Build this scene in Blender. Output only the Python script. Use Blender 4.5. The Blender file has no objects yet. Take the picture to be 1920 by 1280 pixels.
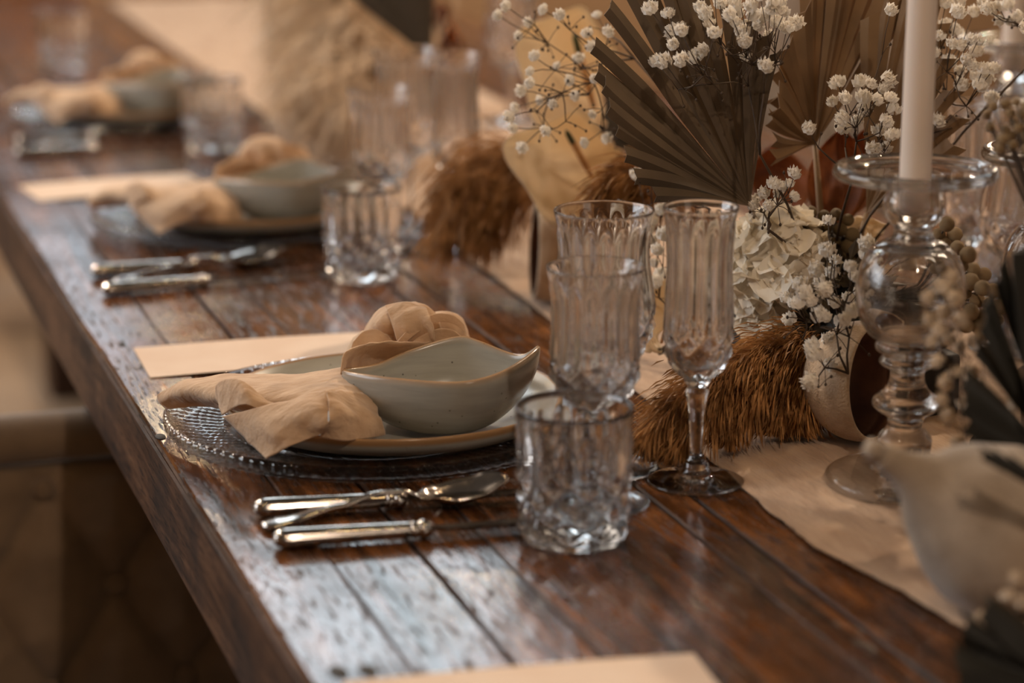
import bpy, bmesh, math, random
import mathutils.noise as mnoise
from mathutils import Vector
# world-space measurements in metres (heights above the table top)
D = {"tumbler":[[0.2276,1.4706,0.0],[0.293,2.2982,0.0],[0.2973,3.0983,0.0],[0.2203,3.969,0.0]],"goblet_small":[[0.2663,1.5381,0.0],[0.3457,2.422,0.0],[0.4409,3.2759,0.0]],"goblet_large":[[0.301,1.6172,0.0],[0.4007,2.5171,0.0]],"flute":[[0.3541,1.5627,0.0],[0.4203,2.398,0.0]],"opp":{"goblet_large":[[0.7682,1.8328,0.0],[0.7346,3.1813,0.0]],"flute":[[0.7721,1.9314,0.0]],"tumbler":[[0.8645,2.02,0.0]]},"holder":[[0.4919,1.5049,0.0],[0.6269,1.5381,0.0]],"bowl_rim":[[0.0751,0.015,0.081],[0.0598,0.035,0.0688],[0.0287,0.055,0.0753],[0.0099,0.06,0.0774],[-0.0293,0.05,0.068],[-0.0531,0.03,0.0625],[-0.0756,0.0,0.0661],[-0.0414,-0.035,0.0691],[0.0105,-0.055,0.0704],[0.0418,-0.045,0.0738],[0.0636,-0.015,0.0783]],"bowl_c":[0.2019,1.7015,0.022],"menu":[[[0.0275,2.0813,0.0],[0.0284,1.9754,0.0],[0.2234,2.076,0.0]],[[0.0244,2.916,0.0],[0.031,2.789,0.0],[0.2192,2.9372,0.0]],[[0.2249,1.2473,0.0],[0.2233,1.2024,0.0],[0.0339,1.266,0.0]]],"knife":[[[0.0306,1.5825,0.007],[0.1389,1.5705,0.007]],[[0.0293,1.5128,0.007],[0.1218,1.5042,0.007]]],"knife2":[[[0.0341,2.3847,0.007],[0.1549,2.3882,0.007]],[[0.0321,2.2996,0.007],[0.1358,2.3084,0.007]]],"knife3":[[[0.0574,3.2253,0.007],[0.1561,3.2258,0.007]],[[0.0447,3.1276,0.007],[0.1358,3.133,0.007]]],"fork":[[0.0303,1.5517,0.002],[0.1163,1.5151,0.022],[0.1526,1.5329,0.004],[0.2132,1.5706,0.016]],"fork2":[[0.052,2.3461,0.002],[0.1312,2.2821,0.022],[0.1642,2.3311,0.004],[0.2345,2.4008,0.016]],"fork3":[[0.0716,3.1717,0.002],[0.137,3.0903,0.02],[0.1773,3.1785,0.004],[0.2528,3.2645,0.016]],"spray":{"over_left_fan":{"root":[0.4475,1.6737,0.219],"pts":[[0.3761,1.7249,0.3257],[0.3965,1.7387,0.3199],[0.3862,1.686,0.3135],[0.4003,1.7378,0.3067],[0.4102,1.7089,0.3282],[0.4099,1.6963,0.3247],[0.4297,1.7353,0.3117],[0.4109,1.681,0.3112],[0.4311,1.7191,0.3285],[0.442,1.7167,0.328],[0.4235,1.68,0.3252],[0.4499,1.7307,0.3201],[0.4309,1.689,0.3184],[0.4392,1.6935,0.3103],[0.4545,1.7222,0.3106],[0.4309,1.6698,0.3061],[0.4503,1.7121,0.2885],[0.4578,1.6987,0.3212],[0.4544,1.6773,0.3277],[0.4731,1.7202,0.3032],[0.4634,1.6719,0.3259],[0.4756,1.6933,0.311],[0.4872,1.7044,0.3135],[0.4445,1.6612,0.2883],[0.3865,1.7387,0.2841],[0.3799,1.704,0.2887],[0.3865,1.7015,0.3013],[0.4079,1.7403,0.3094],[0.3856,1.6824,0.2924],[0.412,1.7187,0.2888],[0.415,1.7124,0.2948],[0.4561,1.6735,0.332],[0.4838,1.7228,0.328],[0.4422,1.6831,0.3234],[0.4519,1.6947,0.3138],[0.4761,1.7134,0.3141],[0.4373,1.6743,0.3317],[0.45,1.7276,0.3348],[0.4228,1.7104,0.3394],[0.4492,1.685,0.3382]]},"beside_candle":{"root":[0.5226,1.6661,0.1997],"pts":[[0.5166,1.6861,0.2682],[0.5208,1.7023,0.2516],[0.5082,1.6547,0.2618],[0.5436,1.7025,0.2656],[0.5385,1.6736,0.2689],[0.5274,1.663,0.2598],[0.548,1.7015,0.2459],[0.5319,1.6502,0.2601],[0.5546,1.6838,0.2635],[0.5583,1.6854,0.2694],[0.5417,1.6468,0.2614],[0.5687,1.6939,0.2439],[0.512,1.6651,0.2446],[0.5261,1.669,0.2413],[0.5285,1.6988,0.23],[0.48,1.6581,0.2395],[0.5526,1.6853,0.2297],[0.5544,1.6649,0.229],[0.5284,1.6475,0.2231],[0.5599,1.6905,0.2146],[0.5388,1.6476,0.2439],[0.5613,1.6904,0.3226]]},"under_left_fan":{"root":[0.4611,1.6857,0.1579],"pts":[[0.4794,1.6888,0.1919],[0.4898,1.7037,0.1782],[0.4712,1.6625,0.2052],[0.4645,1.7153,0.1767],[0.458,1.6885,0.1861],[0.4611,1.678,0.1948],[0.4816,1.7162,0.1798],[0.4518,1.6659,0.181],[0.4568,1.7025,0.174],[0.4784,1.7002,0.1871]]},"beside_hydrangea":{"root":[0.4817,1.5794,0.0679],"pts":[[0.4734,1.6054,0.1561],[0.4875,1.6198,0.1449],[0.4761,1.5707,0.1505],[0.4861,1.6216,0.1351],[0.4973,1.5914,0.1537],[0.495,1.5833,0.1648],[0.4793,1.6275,0.1281],[0.4592,1.5754,0.1343],[0.4805,1.6038,0.1164],[0.4573,1.6158,0.1289],[0.4446,1.5788,0.1318],[0.4555,1.6273,0.0997],[0.4582,1.5826,0.113],[0.4666,1.5885,0.1102],[0.4893,1.6116,0.0983],[0.47,1.563,0.1134],[0.4844,1.6274,0.1735],[0.4587,1.5932,0.0868],[0.4497,1.5718,0.0866],[0.4825,1.6158,0.0837],[0.4452,1.5663,0.0681],[0.4702,1.5887,0.0726],[0.4566,1.618,0.1133],[0.4471,1.5744,0.1265],[0.4971,1.6154,0.1159],[0.4868,1.5867,0.1392],[0.4595,1.5935,0.1457],[0.4536,1.631,0.1155],[0.4774,1.5636,0.1187],[0.4998,1.6034,0.1233]]},"right_of_candle":{"root":[0.5897,1.717,0.1873],"pts":[[0.6336,1.738,0.3202],[0.6532,1.7534,0.3193],[0.6275,1.7066,0.3166],[0.6444,1.755,0.3001],[0.6239,1.7289,0.2953],[0.6149,1.7171,0.2843],[0.6688,1.7556,0.3108],[0.6233,1.7053,0.293],[0.647,1.7361,0.2872],[0.6376,1.7367,0.2733],[0.6373,1.701,0.2959],[0.6683,1.7474,0.2807],[0.6483,1.7099,0.2936],[0.6471,1.7144,0.2736],[0.652,1.7442,0.2653],[0.6435,1.6904,0.2739],[0.6609,1.7345,0.261],[0.6407,1.7204,0.2573],[0.6438,1.6957,0.2592],[0.6772,1.736,0.2428],[0.6544,1.6939,0.273],[0.6221,1.7221,0.2296],[0.6325,1.7358,0.2405],[0.632,1.6967,0.2819],[0.6513,1.754,0.2957],[0.6546,1.7062,0.2629]]},"top_right":{"root":[0.7303,1.7222,0.2964],"pts":[[0.6727,1.7468,0.3193],[0.6941,1.7577,0.3032],[0.6597,1.7184,0.3184],[0.7061,1.7573,0.302],[0.6779,1.7383,0.3149],[0.6904,1.7214,0.3107],[0.7047,1.7663,0.3132],[0.6905,1.7081,0.3037]]},"airy_left":{"root":[0.4259,1.8881,0.2664],"pts":[[0.3274,1.9311,0.3087],[0.3497,1.9417,0.293],[0.3595,1.8874,0.3052],[0.3427,1.9448,0.2816],[0.3447,1.9092,0.2684],[0.3374,1.8969,0.2578],[0.3733,1.9337,0.256],[0.3333,1.8847,0.2498],[0.3372,1.9206,0.239],[0.3807,1.9067,0.2345],[0.3495,1.8748,0.2341],[0.3577,1.9311,0.2285],[0.3881,1.887,0.2778],[0.388,1.8989,0.287],[0.3895,1.9254,0.2623],[0.3824,1.8667,0.2541],[0.4043,1.8983,0.1993],[0.3821,1.8856,0.1983],[0.3823,1.8683,0.2247],[0.3379,1.9373,0.2221],[0.3161,1.8871,0.2232],[0.3261,1.9096,0.2096],[0.3366,1.9158,0.1922],[0.3418,1.8695,0.2131],[0.3283,1.9561,0.298],[0.3539,1.912,0.3063],[0.3696,1.8886,0.2508],[0.4083,1.9321,0.2978],[0.3967,1.8736,0.2914]]},"behind_goblets":{"root":[0.4321,1.8098,0.0593],"pts":[[0.4188,1.8333,0.1321],[0.4283,1.8488,0.1194],[0.4139,1.7996,0.1212],[0.4293,1.847,0.0992],[0.4246,1.8164,0.0968],[0.4161,1.8064,0.0928],[0.4325,1.8604,0.1328],[0.4211,1.804,0.1331],[0.4342,1.8429,0.1451],[0.4177,1.8568,0.1728],[0.4122,1.8219,0.1923],[0.4069,1.8712,0.1437],[0.411,1.8074,0.0862]]},"foreground_right":{"root":[0.4752,1.3202,0.0627],"pts":[[0.448,1.3589,0.1762],[0.4501,1.3763,0.1615],[0.4227,1.3313,0.1634],[0.4538,1.3743,0.1437],[0.4477,1.3501,0.1641],[0.4276,1.3385,0.1402],[0.4525,1.3728,0.1153],[0.4225,1.3234,0.1199],[0.4438,1.3513,0.1],[0.4543,1.3606,0.1434],[0.419,1.3404,0.1824],[0.4678,1.3693,0.1221],[0.4373,1.3347,0.1334],[0.4292,1.3549,0.1644],[0.461,1.3619,0.1029],[0.4264,1.3372,0.1895],[0.4565,1.3796,0.1854],[0.4596,1.3494,0.1492],[0.47,1.3128,0.1152],[0.4968,1.3496,0.0776],[0.4318,1.3171,0.0927],[0.4347,1.3603,0.1485]]},"foreground_low":{"root":[0.4215,1.1794,-0.0023],"pts":[[0.4033,1.195,0.0344],[0.3969,1.2139,0.0149],[0.394,1.1711,0.0552],[0.401,1.2136,0.0044],[0.408,1.1875,0.0331],[0.3885,1.1802,0.0263],[0.4266,1.2113,0.0056]]}},"palm":{"left":{"hub":[0.4724,1.7488,0.1646],"tips":[[0.4731,1.7104,0.3072],[0.4752,1.7172,0.2948],[0.4615,1.7114,0.3075],[0.4489,1.7116,0.3201],[0.4418,1.732,0.3305],[0.4282,1.7428,0.3422],[0.4068,1.7364,0.3536],[0.3904,1.7438,0.3579],[0.378,1.7617,0.3501],[0.3626,1.7602,0.3446],[0.3468,1.7464,0.3289],[0.3418,1.7499,0.3026],[0.3459,1.7558,0.2828],[0.3427,1.7418,0.2715],[0.3404,1.7278,0.2509],[0.3479,1.7347,0.2318],[0.3551,1.7334,0.2141],[0.3607,1.713,0.2039],[0.3718,1.705,0.1931]]},"middle":{"hub":[0.5555,1.8074,0.2005],"tips":[[0.4942,1.7628,0.2029],[0.4974,1.7749,0.2121],[0.4921,1.7669,0.2266],[0.4928,1.7632,0.2409],[0.5014,1.7793,0.2541],[0.5115,1.7845,0.2737],[0.5133,1.7731,0.2943],[0.5234,1.7778,0.3211],[0.5379,1.7959,0.3466],[0.5475,1.7912,0.3595],[0.5535,1.7766,0.3669],[0.5694,1.7806,0.3683],[0.5866,1.7867,0.3652],[0.5929,1.7712,0.3599],[0.6002,1.7565,0.3483],[0.6162,1.7616,0.3325]]},"behind_candle":{"hub":[0.5876,1.772,0.1468],"tips":[[0.5793,1.7542,0.3153],[0.5964,1.7635,0.3308],[0.6045,1.7505,0.3424],[0.6136,1.741,0.3451],[0.6307,1.7472,0.3313],[0.6372,1.7418,0.3061],[0.632,1.7206,0.2811],[0.6347,1.7146,0.2584],[0.6416,1.7229,0.2376],[0.6353,1.7146,0.2176],[0.6226,1.6997,0.2013]]},"small_grey":{"hub":[0.5279,2.0167,0.1393],"tips":[[0.4586,2.0067,0.2218],[0.4494,2.0188,0.2158],[0.4384,2.0063,0.2061],[0.4364,1.9963,0.1934],[0.4466,2.0045,0.1787],[0.4548,2.0016,0.1653]]},"far_dark":{"hub":[0.5047,2.7844,0.1466],"tips":[[0.4095,2.7995,0.2516],[0.4297,2.8083,0.2691],[0.4457,2.794,0.2855],[0.4642,2.7825,0.2921],[0.4878,2.79,0.291],[0.505,2.7861,0.2846]]},"foreground":{"hub":[0.4747,1.2618,0.0871],"tips":[[0.4502,1.3044,0.2187],[0.4478,1.3124,0.2053],[0.435,1.3001,0.1943],[0.4269,1.2919,0.1808],[0.4294,1.3017,0.163],[0.4271,1.3013,0.1461],[0.417,1.2856,0.1355],[0.415,1.2832,0.1209],[0.4228,1.2918,0.1024],[0.4671,1.3056,0.2275]]},"foreground_low":{"hub":[0.4424,1.1653,0.0927],"tips":[[0.3792,1.1958,0.131],[0.3874,1.2017,0.1228],[0.3888,1.187,0.1198]]},"low_corner":{"hub":[0.4126,1.1284,-0.0014],"tips":[[0.3523,1.1595,0.0429],[0.3516,1.1664,0.0275],[0.3421,1.154,0.0202],[0.3395,1.1451,0.0109],[0.3638,1.1623,0.047]]}},"hydr":[0.4977,1.7426,0.1106],"brunia":[[0.5187,1.7527,0.1537],[0.527,1.7504,0.1554],[0.537,1.7464,0.1524],[0.5465,1.7437,0.1537],[0.5552,1.7398,0.1495],[0.5213,1.7494,0.1445],[0.5301,1.7461,0.1428],[0.5392,1.7435,0.1441],[0.5485,1.74,0.142],[0.5576,1.736,0.1378],[0.5357,1.7422,0.1349],[0.544,1.7387,0.1316],[0.5528,1.7351,0.1287],[0.5294,1.7439,0.1337],[0.5377,1.7388,0.1245],[0.5468,1.7348,0.1203],[0.5561,1.7312,0.1178],[0.5401,1.735,0.1128],[0.5501,1.7309,0.1095],[0.5615,1.7314,0.1253],[0.5614,1.7281,0.1128],[0.5117,1.7535,0.1483],[0.5255,1.7457,0.1358]],"tansy":[[0.5599,1.5827,0.1757],[0.573,1.5938,0.1646],[0.5663,1.5958,0.1585],[0.5675,1.5786,0.1578],[0.5661,1.5593,0.1565],[0.5508,1.5593,0.1547],[0.5651,1.5674,0.1469],[0.5826,1.5803,0.1402],[0.5932,1.5827,0.1348],[0.5684,1.5783,0.1354],[0.5685,1.5578,0.1365],[0.572,1.5461,0.1339],[0.5839,1.5513,0.13],[0.5726,1.5742,0.1245],[0.5868,1.5799,0.1165],[0.592,1.5704,0.115],[0.5903,1.5513,0.1173],[0.5628,1.5454,0.1166],[0.5744,1.5452,0.113],[0.5912,1.5574,0.1057],[0.5622,1.5988,0.1643],[0.5624,1.5936,0.151],[0.5957,1.5578,0.1257],[0.5699,1.5427,0.1058],[0.5596,1.545,0.1068],[0.5606,1.5671,0.1282],[0.5643,1.5873,0.1358]],"brunia_blur":[[0.5104,1.4332,0.2874],[0.5142,1.4481,0.2796],[0.5163,1.4467,0.2713],[0.5198,1.4336,0.2887],[0.5177,1.4158,0.2924],[0.5221,1.4094,0.2903],[0.5185,1.4236,0.2841],[0.5347,1.4377,0.2802],[0.5325,1.444,0.2739],[0.5212,1.4342,0.2705],[0.5202,1.415,0.2752],[0.5225,1.4053,0.2784],[0.5096,1.4166,0.2677],[0.5244,1.4324,0.267],[0.5386,1.4394,0.2641],[0.5192,1.4367,0.2582],[0.5186,1.418,0.2634],[0.52,1.4028,0.2629]],"reed":{"front":[[[0.5025,1.6807,0.0666],[0.4542,1.6641,0.0679],[0.3983,1.6362,0.0582],[0.355,1.6136,0.0429],[0.3254,1.5964,0.0235]],[[0.5022,1.6797,0.0625],[0.4495,1.663,0.0579],[0.4011,1.6317,0.0445],[0.365,1.6058,0.0255],[0.347,1.5974,0.013]],[[0.5038,1.6781,0.0585],[0.4606,1.6573,0.0499],[0.4236,1.6325,0.034],[0.3988,1.6141,0.016]],[[0.5038,1.6781,0.0585],[0.4765,1.6623,0.0473],[0.459,1.6424,0.0326],[0.4479,1.6317,0.0194]],[[0.5022,1.6797,0.0625],[0.4822,1.6503,0.0499],[0.4727,1.638,0.0326],[0.4646,1.6263,0.0194]]],"blurred":[[[0.4763,2.2406,0.1038],[0.4307,2.2373,0.1176],[0.3886,2.2254,0.1034],[0.3634,2.2145,0.0725],[0.352,2.2129,0.0524]],[[0.4759,2.2394,0.0987],[0.4341,2.2308,0.0972],[0.4063,2.2124,0.0756],[0.3841,2.2025,0.0524]],[[0.4763,2.2406,0.1038],[0.4111,2.2449,0.1227],[0.3739,2.2308,0.1059],[0.3568,2.2193,0.0825]]],"behind":[[[0.568,2.101,0.097],[0.4571,1.9152,0.1606],[0.424,1.9051,0.1642],[0.3928,1.8984,0.1419]],[[0.5673,2.0986,0.0871],[0.4514,1.9123,0.1428],[0.418,1.9012,0.1422],[0.4003,1.892,0.1265]]],"pampas":[[[0.5371,2.9693,0.0657],[0.4906,3.0035,0.1387],[0.4483,3.0014,0.161],[0.4125,2.971,0.1254],[0.3849,2.9156,0.0871]],[[0.536,2.9661,0.0525],[0.4745,2.9441,0.0993],[0.429,2.9014,0.0871],[0.4086,2.9029,0.0679]],[[0.5372,3.0214,0.0583],[0.4814,3.075,0.193],[0.4311,3.0419,0.2117],[0.401,3.0376,0.1586]]]},"spathe":[[[0.47,2.0692,0.1035],[0.4022,2.046,0.097],[0.3671,2.0554,0.1718],[0.4308,2.0635,0.1982],[0.488,2.0767,0.1538],[0.4491,2.0628,0.1358],[0.406,2.0356,0.1851]],[[0.5048,2.1812,0.1595],[0.4286,2.1647,0.1683],[0.417,2.1701,0.2568],[0.4758,2.1787,0.279],[0.518,2.1745,0.2322],[0.4864,2.1611,0.1841],[0.4544,2.1476,0.258]],[[0.4196,1.807,0.0337],[0.4051,1.8123,0.0358],[0.4012,1.8038,0.081],[0.4263,1.8207,0.0936],[0.4329,1.8095,0.0593],[0.4167,1.8,0.0446],[0.41,1.7874,0.0706]],[[0.5836,1.7963,0.1108],[0.5735,1.784,0.1342],[0.5831,1.7725,0.1434],[0.6069,1.7741,0.1372],[0.5986,1.7726,0.1214],[0.5795,1.7782,0.1192],[0.5842,1.7686,0.1298]]],"pod":[[0.5121,1.5944,0.0386],[0.5228,1.5505,0.0494]],"pod2":[[0.43,2.1326,0.0488],[0.4038,2.1128,0.0647]],"leaf":[[[0.5896,1.8413,0.1245],[0.5936,1.8401,0.207],[0.6185,1.8321,0.166],[0.5776,1.8453,0.166]],[[0.6494,2.0722,0.0871],[0.6445,2.09,0.1486],[0.6762,2.0726,0.1216],[0.6279,2.0882,0.1216]],[[0.612,1.8571,0.1295],[0.6396,1.8682,0.2051],[0.6591,1.8537,0.174],[0.6198,1.8663,0.174]]],"pear":[[0.4277,1.2563,0.0502],[0.3508,1.264,0.1083]],"far_holder":[0.9236,2.1395,0.0],"vec":{"R":[0.95187,-0.30649,0.0],"F":[0.30649,0.95187,0.0],"U":[0.07475,0.23216,0.9698]},"napkin":{"back_tail":[[[0.0041,1.8117,0.03],[0.0233,1.8023,0.042],[0.0623,1.7976,0.046],[0.1007,1.7796,0.047],[0.138,1.7579,0.055],[0.1662,1.7688,0.05]],[[0.0053,1.8101,0.026],[0.0212,1.7798,0.042],[0.0531,1.7517,0.05],[0.0907,1.7351,0.052],[0.1248,1.7215,0.056],[0.1561,1.73,0.05]],[[0.0081,1.8146,0.022],[0.0251,1.78,0.034],[0.045,1.7328,0.046],[0.0801,1.7063,0.05],[0.1127,1.6886,0.056],[0.1481,1.6996,0.046]],[[0.011,1.8156,0.018],[0.0346,1.7878,0.026],[0.0503,1.7401,0.034],[0.0781,1.6981,0.04],[0.1088,1.6735,0.046],[0.1384,1.6786,0.04]]],"front_flap":[[[0.037,1.7184,0.036],[0.0533,1.6944,0.046],[0.0785,1.6807,0.054],[0.094,1.6777,0.06],[0.1045,1.6713,0.062]],[[0.0436,1.708,0.03],[0.0578,1.679,0.04],[0.076,1.6616,0.048],[0.0928,1.6564,0.054],[0.1027,1.6577,0.054]],[[0.0517,1.6899,0.022],[0.0627,1.6653,0.034],[0.0807,1.6568,0.04],[0.0946,1.6481,0.044],[0.1002,1.6463,0.046]],[[0.0581,1.6645,0.016],[0.0726,1.6575,0.026],[0.0879,1.6542,0.032],[0.0972,1.6514,0.036],[0.103,1.6554,0.038]]],"right_fold":[[[0.1042,1.6667,0.062],[0.1195,1.6834,0.058],[0.1339,1.6923,0.052],[0.1499,1.7066,0.044]],[[0.1024,1.6533,0.054],[0.1119,1.6531,0.052],[0.1312,1.6661,0.044],[0.1465,1.6756,0.036]],[[0.1006,1.6462,0.046],[0.1128,1.6495,0.042],[0.1291,1.6587,0.036],[0.1489,1.6724,0.028]],[[0.0966,1.6572,0.032],[0.1104,1.6484,0.03],[0.1282,1.6555,0.028],[0.1498,1.6731,0.024]]],"small_fold":[[[0.0383,1.7505,0.044],[0.0385,1.735,0.058],[0.048,1.715,0.064],[0.0599,1.7056,0.056],[0.0712,1.6934,0.048]],[[0.0378,1.7342,0.04],[0.0411,1.7222,0.052],[0.0491,1.7014,0.058],[0.0594,1.6944,0.052],[0.0726,1.6912,0.046]],[[0.0376,1.7213,0.036],[0.0435,1.7096,0.044],[0.0504,1.6956,0.05],[0.0608,1.692,0.046],[0.0756,1.696,0.042]]],"collar":[[[0.1296,1.724,0.06],[0.1345,1.7293,0.075],[0.163,1.7549,0.075],[0.1917,1.7666,0.07],[0.2305,1.7959,0.06]],[[0.1367,1.7362,0.05],[0.1478,1.7547,0.055],[0.1744,1.7834,0.05],[0.2034,1.7942,0.045],[0.233,1.8048,0.04]],[[0.1438,1.7318,0.04],[0.1609,1.7492,0.034],[0.1803,1.7582,0.03],[0.1981,1.7602,0.028],[0.216,1.762,0.026]]],"flap_one":[[[0.1868,1.8086,0.09],[0.1958,1.8045,0.092],[0.2079,1.8006,0.092],[0.2166,1.7957,0.089]],[[0.1871,1.7967,0.084],[0.1956,1.7927,0.086],[0.2076,1.7889,0.086],[0.2166,1.7808,0.082]],[[0.1888,1.7907,0.074],[0.1972,1.7862,0.077],[0.2103,1.7863,0.076],[0.2192,1.7795,0.07]],[[0.1937,1.7932,0.06],[0.2012,1.7886,0.064],[0.2132,1.7894,0.062],[0.2228,1.7877,0.056]]],"flap_two":[[[0.1567,1.7946,0.066],[0.1658,1.7992,0.072],[0.1766,1.7989,0.073],[0.1854,1.7946,0.069]],[[0.153,1.7924,0.056],[0.1644,1.7943,0.062],[0.1764,1.7935,0.063],[0.1899,1.7955,0.058]],[[0.1507,1.7891,0.044],[0.1626,1.7883,0.048],[0.1763,1.7874,0.048],[0.1938,1.7943,0.044]]],"flap_three":[[[0.1899,1.7839,0.066],[0.204,1.7872,0.078],[0.222,1.7886,0.085],[0.2374,1.7886,0.083],[0.2456,1.7867,0.075]],[[0.1927,1.7863,0.06],[0.2068,1.7866,0.071],[0.2232,1.7885,0.078],[0.2374,1.7888,0.076],[0.2462,1.7861,0.069]]],"flap_four":[[[0.1928,1.7838,0.058],[0.2075,1.7844,0.068],[0.2226,1.7835,0.074],[0.2359,1.784,0.072],[0.2448,1.7813,0.065]],[[0.1924,1.7777,0.05],[0.2091,1.7826,0.057],[0.2241,1.7859,0.062],[0.2373,1.7859,0.061],[0.2475,1.7846,0.057]]]},"rolls":[[[[0.1886,1.8462,0.04],[0.1867,1.826,0.065],[0.1948,1.8128,0.078],[0.2122,1.812,0.076],[0.2224,1.8139,0.066],[0.2298,1.8276,0.048]],[0.01,0.0125,0.0138,0.0135,0.012,0.009]],[[[0.1629,1.811,0.03],[0.1663,1.8163,0.046],[0.1743,1.816,0.056],[0.1861,1.8078,0.054],[0.1941,1.8005,0.042]],[0.0095,0.0125,0.0132,0.0118,0.0085]],[[[0.1975,1.8175,0.045],[0.2082,1.8188,0.058],[0.2275,1.8237,0.066],[0.2449,1.8266,0.064],[0.2564,1.8293,0.05]],[0.009,0.011,0.0115,0.0108,0.0085]],[[[0.1722,1.8091,0.035],[0.1963,1.8167,0.04],[0.2254,1.8252,0.04],[0.2484,1.8269,0.04]],[0.012,0.013,0.013,0.01]]],"chair":{"rollT":[-0.0195,2.3,-0.1123],"rollB":[-0.0219,2.3,-0.1643],"b1":[-0.0334,2.3,-0.1873],"b2":[0.0331,2.3,-0.2932],"right":[0.1595,2.3,-0.1295]},"cam":{"C":[-0.2897,0.0,1.29],"p":0.24637965847425447,"az":0.3115012510952535}}
# ---------------------------------------------------------------- camera, world, lights
scene = bpy.context.scene
COL = scene.collection
ZT = .76
CC = D['cam']['C']
cd = bpy.data.cameras.new('camera'); cam = bpy.data.objects.new('camera', cd); COL.objects.link(cam)
cam.location = CC
cd.sensor_width = 36; cd.lens = 85.0; cd.clip_start = .05; cd.clip_end = 60
cam.rotation_euler = (math.pi/2 - D['cam']['p'], 0, -D['cam']['az'])
cd.dof.use_dof = True; cd.dof.focus_distance = 1.86; cd.dof.aperture_fstop = 3.1; cd.dof.aperture_blades = 0
scene.camera = cam
scene.view_settings.view_transform = 'Standard'; scene.view_settings.look = 'None'
scene.view_settings.gamma = 1; scene.view_settings.exposure = -0.14; scene.view_settings.use_curve_mapping = False
try:
    cy = scene.cycles
    cy.use_denoising = True; cy.max_bounces = 14; cy.transmission_bounces = 12; cy.diffuse_bounces = 3; cy.glossy_bounces = 5
    cy.transparent_max_bounces = 20; cy.sample_clamp_indirect = 6.0; cy.blur_glossy = .6
    cy.caustics_reflective = False; cy.use_adaptive_sampling = True; cy.adaptive_threshold = .02
except Exception: pass
w = bpy.data.worlds.new('world'); scene.world = w; w.use_nodes = True
w.node_tree.nodes['Background'].inputs[0].default_value = (.62, .50, .40, 1)
w.node_tree.nodes['Background'].inputs[1].default_value = .09

def area(name, loc, to, size, power, color, sy=None, spread=math.pi):
    l = bpy.data.lights.new(name, 'AREA'); l.energy = power; l.color = color; l.size = size
    if sy: l.shape = 'RECTANGLE'; l.size_y = sy
    l.spread = spread
    o = bpy.data.objects.new(name, l); COL.objects.link(o); o.location = loc
    o.rotation_euler = (Vector(to) - Vector(loc)).to_track_quat('-Z', 'Y').to_euler(); return o
area('window_light', (-1.6, 7.0, 3.4), (.4, 2.2, .8), 2.4, 62, (1, .88, .76), 1.8)
area('side_window_light', (-3.4, 3.3, 2.3), (.2, 2.0, .8), 2.8, 105, (.88, .94, 1), 2.0)
area('far_fill_light', (3.3, 5.4, 1.9), (1.0, 4.6, .5), .8, 18, (1, .80, .60))  # added warm fill to brighten the back, no known lamp there
area('front_fill_light', (1.7, -1.7, 1.5), (.4, 1.9, .85), 1.3, 6, (1, .84, .68))  # added soft fill from behind the camera, not a real source
for nm, loc, e, c in [('pendant_light', (2.0, 3.3, 2.5), 185, (1, .77, .55)), ('pendant_light', (-.7, 4.0, 2.7), 120, (1, .82, .65)), ('pendant_light', (.13, -.3, 2.6), 66, (1, .78, .60))]:
    l = bpy.data.lights.new(nm, 'POINT'); l.energy = e; l.color = c; l.shadow_soft_size = .032
    o = bpy.data.objects.new(nm, l); COL.objects.link(o); o.location = loc
for i in range(11):
    l = bpy.data.lights.new('fairy_bulb_light', 'POINT'); l.energy = 2.5; l.color = (1, .66, .34); l.shadow_soft_size = .014
    o = bpy.data.objects.new('fairy_bulb_light', l); COL.objects.link(o)
    t = i/10; o.location = (-1.2 + 3.0*t, .4 + 2.2*t + .1*math.sin(i*2), 2.5 - .5*math.sin(math.pi*t))
for i in range(6):
    l = bpy.data.lights.new('far_bulb_light', 'POINT'); l.energy = 7.0; l.color = (1, .72, .42); l.shadow_soft_size = .03
    o = bpy.data.objects.new('far_bulb_light', l); COL.objects.link(o)
    o.location = (-1.0 + .9*i, 6.4, 2.3 + .15*math.sin(i*2.2))

# ---------------------------------------------------------------- materials
def srgb(r, g, b):
    f = lambda c: (c/255/12.92) if c/255 <= .04045 else ((c/255+.055)/1.055)**2.4
    return (f(r), f(g), f(b), 1)
def newmat(name):
    m = bpy.data.materials.new(name); m.use_nodes = True
    return m, m.node_tree, m.node_tree.nodes['Principled BSDF']
def N(nt, t, **k):
    n = nt.nodes.new(t)
    for a, v in k.items():
        if a.startswith('i_'): n.inputs[a[2:].replace('_', ' ')].default_value = v
        else: setattr(n, a, v)
    return n
def coords(nt, scale=(1, 1, 1), kind='Object'):
    tc = N(nt, 'ShaderNodeTexCoord'); mp = N(nt, 'ShaderNodeMapping'); mp.inputs['Scale'].default_value = scale
    nt.links.new(tc.outputs[kind], mp.inputs[0]); return mp.outputs[0]
def ramp(nt, src, stops):
    r = N(nt, 'ShaderNodeValToRGB'); e = r.color_ramp.elements
    while len(e) < len(stops): e.new(.5)
    for el, (p, c) in zip(e, stops): el.position = p; el.color = c
    nt.links.new(src, r.inputs[0]); return r.outputs[0]
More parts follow.
